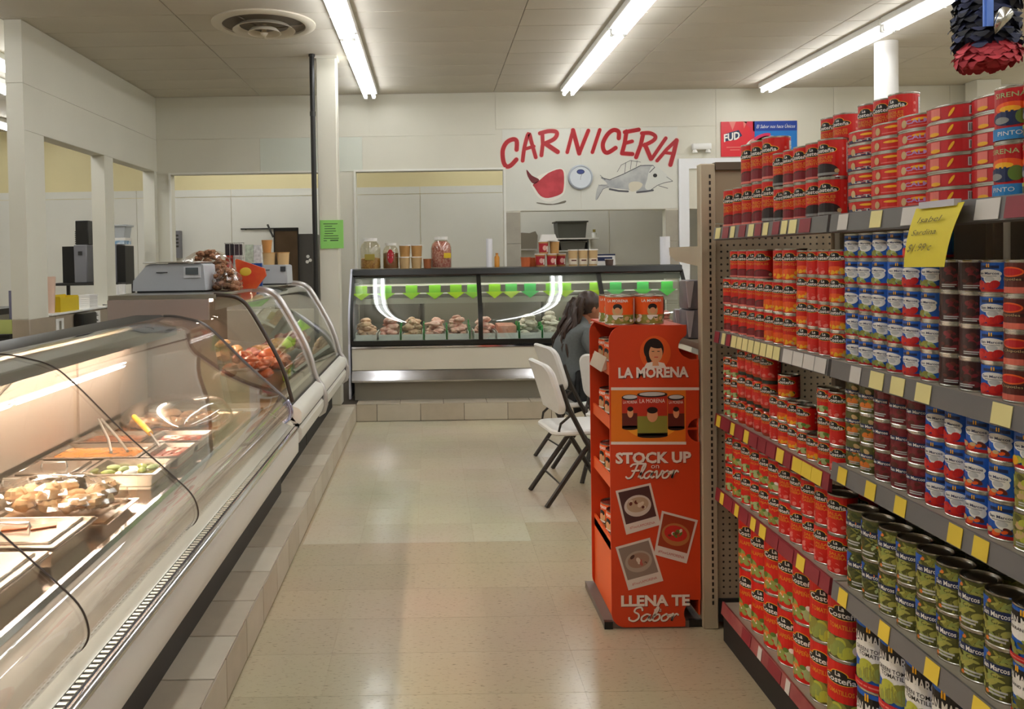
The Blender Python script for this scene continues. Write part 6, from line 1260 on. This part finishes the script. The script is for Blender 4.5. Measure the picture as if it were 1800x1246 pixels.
# wall shelf with bins seen through the right opening
sh_ = thing('wall_shelf', 'white wall shelf seen through the right opening under the painted sign', 'shelf'); MB().box(1.68, 11.0, 1.735, 2.26, 11.518, 1.755, m_white).build('board', sh_); MB().box(1.68, 11.0, 1.575, 2.16, 11.518, 1.59, m_white).build('board', sh_)
for x in (1.70, 2.13): MB().box(x, 11.02, 1.59, x + .015, 11.518, 1.735, m_white).build('bracket', sh_)
def bin_(label, x0, x1, y0, y1, z0, z1, m):
    t = thing('storage_bin', label, 'bin'); MB().prism([(x0 + .03, z0), (x1 - .03, z0), (x1 - .01, z1 - .02), (x0 + .01, z1 - .02)], 'y', y0, y1, m).build('tub', t); MB().box(x0 - .01, y0 - .015, z1 - .02, x1 + .01, y1 + .015, z1, m, bev=.004).build('rim', t)
m_bin = mat('grey_bin', '#56564f', .5)
bin_('dark grey plastic bin on the wall shelf', 1.70, 2.12, 11.06, 11.40, 1.7555, 1.985, m_bin); bin_('grey plastic bin below the wall shelf', 1.735, 2.10, 11.06, 11.40, 1.5905, 1.715, mat('grey_bin2', '#6b6a62', .5))
stb = thing('steel_hood', 'crumpled steel sheet cover seen left of the wall shelf', 'cover'); b = MB(); b.prism([(1.21, 1.62), (1.46, 1.62), (1.47, 1.80), (1.44, 1.86), (1.36, 1.835), (1.22, 1.845)], 'y', 11.25, 11.515, mat('dull_steel', '#8a8377', .4, metal=.5)); b.build('sheet', stb); MB().box(1.21, 11.24, 1.60, 1.47, 11.518, 1.62, m_steel).build('ledge', stb)
bo = thing('spray_bottle', 'white bottle with yellow top beside the dark bin', 'bottle', (2.215, 11.1, 1.7555)); MB().cyl(0, 0, 0, .0, .001, m_white).lathe([(0, 0), (.035, 0), (.035, .06), (.015, .075), (0, .075)], m_white, 14).build('bottle', bo); MB().lathe([(0, .0755), (.018, .0755), (.02, .11), (0, .11)], mat('ochre_cap', '#a99a52', .4), 12).build('cap', bo)
# ---------------------------------------------------------------- left room and its sill
stn = thing('equipment_stand', 'dark stand behind the left partition carrying grey dispensers', 'stand'); MB().box(-4.05, 8.62, 1.28, -3.26, 9.10, 1.305, m_dark).build('top', stn)
for x in (-4.02, -3.30):
    for y in (8.65, 9.07): MB().box(x - .015, y - .015, 0, x + .015, y + .015, 1.28, m_dark).build('leg', stn)
def dispenser(label, x0, x1, m1, m2, xb):
    t = thing('dispenser', label, 'dispenser'); MB().box(x0, 8.72, 1.3055, x1, 9.0, 1.71, m1, bev=.008).build('body', t); MB().box(min(x1, xb), 8.74, 1.3055, max(x1, xb), 9.0, 1.695, m2).build('side', t) if xb > x1 else MB().box(xb, 8.74, 1.3055, x0, 9.0, 1.695, m2).build('side', t)
    MB().box((x0 + x1) / 2 - .02, 8.712, 1.60, (x0 + x1) / 2 + .02, 8.72, 1.64, m_dark).build('lock', t)
dispenser('grey dispenser in the left opening nearer the end post', -3.80, -3.66, m_grey, m_black, -3.93); dispenser('grey dispenser in the left opening nearer the corner', -3.47, -3.35, m_grey, m_black, -3.26)
bk_ = thing('black_machine', 'black upright machine with coiled cord on the grey dispenser', 'machine', (-3.73, 8.85, 1.7105)); MB().box(-.068, -.08, 0, .07, .08, .26, m_black, bev=.006).build('housing', bk_)
MB().tube([(-.085 + .012 * math.cos(k * 1.2), -.02 + .012 * math.sin(k * 1.2), .005 + k * .004) for k in range(36)], .004, m_black, 6).build('coiled_cord', bk_)
pk_ = thing('paper_pack', 'blue and white paper packs lying on the grey dispenser', 'pack', (-3.37, 8.85, 1.7105)); MB().box(-.09, -.10, 0, .10, .10, .04, mat('blue_pack', '#5d8fb4', .5, var=.4, col2='#d9dcdc', scale=18)).build('lower_pack', pk_); MB().box(-.07, -.09, .0405, .11, .10, .07, mat('white_pack', '#dcd8cf', .6)).build('upper_pack', pk_)
bin_('pale grey plastic tray stacked on the paper packs', -3.44, -3.25, 8.76, 8.95, 1.781, 1.92, mat('pale_grey_tray', '#a7aaaa', .5))
S_ = SILL + .0165; XS_ = -3.17
t = thing('tumbler', 'translucent pink tumbler on the sill beside the end post', 'cup', (XS_, 6.78, S_)); MB().lathe([(0, 0), (.044, 0), (.058, .30), (.055, .30), (.042, .006), (0, .006)], mat('pink_plastic', '#d8b8a2', .3), 20).build('cup', t); MB().lathe([(0, .0065), (.042, .0065), (.045, .07), (0, .07)], mat('pink_drink', '#c98a6c', .2), 18).build('drink', t)
t = thing('yellow_bin', 'small yellow open tray on the sill of the left opening', 'tray', (XS_, 7.04, S_)); b = MB(); b.box(-.06, -.18, 0, .06, .18, .006, mat('yellow_plastic', '#d3b81e', .5)); my = MATS['yellow_plastic']; b.build('bottom', t)
for q in ((-.06, -.18, .006, -.054, .18, .14), (.054, -.18, .006, .06, .18, .12), (-.054, -.18, .006, .054, -.174, .13), (-.054, .174, .006, .054, .18, .13)): MB().box(*q, my).build('wall', t)
tag(MB().ell((0, 0, .06), (.05, .07, .06), mat('dark_bundle', '#20241c', .7), 16, 10, .12, None, 5).build('dark_bundle', None, (-3.38, 7.35, 1.30 + .006)), 'dark bundle on the stand behind the yellow tray', 'bundle') if False else None
t = thing('napkin_stack', 'white stack of napkins on the sill at the middle post', 'napkins', (XS_, 7.56, S_))
for k in range(6): MB().box(-.05, -.09, .02 * k, .05, .09, .02 * k + .018, m_jlid).build('napkin', t)
for k, (y, h_) in enumerate(((8.22, .20), (8.34, .215))):
    t = thing('cup_stack', 'white stack of paper cups on the sill, %s' % ('nearer one', 'farther one')[k], 'cups', (XS_ + .02 * k, y, S_), 0, 'cup stacks on the sill'); b = MB()
    for q in range(5): b.lathe([(.030, .03 * q), (.036, .03 * q + .07), (.034, .03 * q + .07), (.028, .03 * q)], m_jlid, 16)
    b.build('cups', t)
XP = XL1 + .0082
for k, (y0, y1, z0, z1) in enumerate(((6.73, 6.87, .925, 1.055), (8.165, 8.29, .93, 1.05))):
    t = thing('outlet_plate', 'white electrical outlet plate on the tan tiles, %s the opening post' % ('left of', 'right of')[k], 'outlet'); MB().box(XP, y0, z0, XP + .008, y1, z1, m_white, bev=.002).build('plate', t); MB().box(XP + .008, (y0 + y1) / 2 - .02, z0 + .02, XP + .0095, (y0 + y1) / 2 + .02, z1 - .02, m_lid).build('socket', t)
t = thing('black_receiver', 'black box fixed on the tan tile wall below the sill', 'box'); MB().box(XP, 7.06, .86, XP + .09, 7.36, 1.08, m_black, bev=.02, seg=2).build('housing', t); MB().tube([(XP + .05, 7.37, .98), (XP + .04, 7.45, 1.0), (XP + .02, 7.53, .985)], .006, m_black, 6).build('plug_cable', t)
t = thing('paper_label_sheet', 'white paper with black symbols taped on the tan tiles', 'paper'); MB().box(XP, 7.50, .87, XP + .002, 7.64, 1.07, m_jlid).build('sheet', t); a = Art()
for k in range(4): a.rect(.03, .02 + .045 * k, .10, .026 + .045 * k, p_blk, 0).rect(.03 + .03 * (k % 2), .02 + .045 * k, .04 + .03 * (k % 2), .05 + .045 * k, p_blk, .5)
mb = MB(); a.on_plane(mb, (XP + .002, 7.50, .87), (0, 1, 0), (0, 0, 1), .0006); mb.build('symbols', t, smooth=False, recalc=False)
t = thing('hanging_cable', 'black cable hanging over the sill edge with a small plug', 'cable'); MB().tube([(XL1 - .01, 7.75, S_ + .012), (XL1 + .035, 7.76, S_ + .01), (XL1 + .04, 7.77, 1.0), (XL1 + .035, 7.77, .94)], .006, m_black, 6).build('cord', t); MB().box(XL1 + .02, 7.75, .90, XL1 + .05, 7.79, .94, m_black).build('plug', t)
# far left counter beyond the partition end
t = thing('side_counter', 'dark topped counter at the far left edge of the picture', 'counter'); MB().box(-5.2, 6.75, 1.09, -3.60, 7.3, 1.14, m_dark).build('top', t); MB().box(-5.15, 6.8, 0, -3.65, 7.25, 1.09, mat('counter_steel', '#a8a59c', .35, metal=.6)).build('cabinet', t)
tag(MB().tube([(-3.545, 6.9, 0), (-3.545, 6.9, 1.29)], .017, mat('violet_grey_post', '#7c7a92', .4), 10).build('rail_post', None), 'violet grey metal post at the far left counter end', 'post')
t = thing('black_crate', 'black box standing below the lime card at the far left', 'box'); MB().box(-3.75, 6.62, 0, -3.42, 6.74, .945, m_black, bev=.005).build('box_body', t); MB().box(-3.75, 6.615, .90, -3.42, 6.62, .91, m_dark).build('seam', t)
tag(MB().box(-3.52, 6.66, .9455, -3.42, 6.672, 1.06, mat('lime_card', '#c3cc7a', .6)).build('card', None), 'small lime green card standing on the black box', 'card')
# ---------------------------------------------------------------- pinata hanging over the shelves
pi = thing('pinata', 'navy, silver and red paper pinata hanging from the ceiling at the right', 'pinata', (2.172, 3.2, 2.235)); m_nv = mat('navy_crepe', '#242b4c', .7, var=.4, scale=30); m_rd = mat('red_crepe', '#c23a44', .7, var=.3, scale=30); m_sv = mat('silver_foil', '#cfcfca', .2, metal=1.0); m_bl = mat('blue_ribbon', '#4d76c8', .4); m_pk = mat('pink_foil', '#d9a9a6', .3, metal=.4); m_bk = mat('black_crepe', '#191a22', .7)
MB().lathe([(0, .02), (.06, .02), (.08, .12), (.085, .25), (.075, .40), (.05, .46), (0, .48)], m_nv, 20).build('body', pi)
rr = random.Random(12)
def petals(n, z0, z1, r0, m, ln, nm, out=.02):
    b = MB()
    for k in range(n):
        a_ = rr.uniform(0, 2 * PI); z = rr.uniform(z0, z1); r_ = r0 + rr.uniform(-.01, .015); c_, s_ = math.cos(a_), math.sin(a_); w_ = rr.uniform(.018, .032)
        p0 = Vector((r_ * c_, r_ * s_, z)); T_ = Vector((-s_, c_, 0)); D_ = Vector((c_ * rr.uniform(.2, .9), s_ * rr.uniform(.2, .9), -rr.uniform(.5, 1.2))).normalized() * ln
        N_ = Vector((c_, s_, 0)) * .002; mid = p0 + D_ * .55 + N_ * 6; end = p0 + D_
        b.add([tuple(q) for q in (p0 - T_ * w_ * .5, p0 + T_ * w_ * .5, mid + T_ * w_, mid - T_ * w_, end + T_ * w_ * .25, end - T_ * w_ * .25)], [(0, 1, 2, 3), (3, 2, 4, 5)], m)
    o = b.build(nm, pi, smooth=False, recalc=False); o['kind'] = 'stuff'
petals(260, .06, .46, .082, m_nv, .045, 'navy_fringe'); petals(160, .10, .46, .082, m_bk, .045, 'black_fringe'); petals(220, .01, .07, .07, m_rd, .05, 'red_fringe')
def cone(p, d, r_, L_, m, nm):
    q = Vector((0, 0, 1)).rotation_difference(Vector(d)).to_matrix().to_4x4(); MB().lathe([(0, 0), (r_, 0), (0, L_)], m, 16).xf(Matrix.Translation(p) @ q).build(nm, pi)
cone((-.01, -.105, .15), (-.55, -.45, -.7), .032, .13, m_sv, 'silver_cone'); cone((-.02, -.105, .42), (.1, -.7, -.6), .055, .14, m_sv, 'silver_cone'); cone((.075, -.085, .30), (.25, -.3, -.9), .03, .17, m_pk, 'pink_cone')
MB().box(-.088, -.128, .10, -.062, -.120, .46, m_bl).box(-.096, -.124, .10, -.088, -.118, .30, m_bl).build('blue_ribbon', pi)
MB().tube([(0, 0, .47), (0, 0, CEIL - 2.235 - .001)], .003, m_white, 6).build('string', pi)
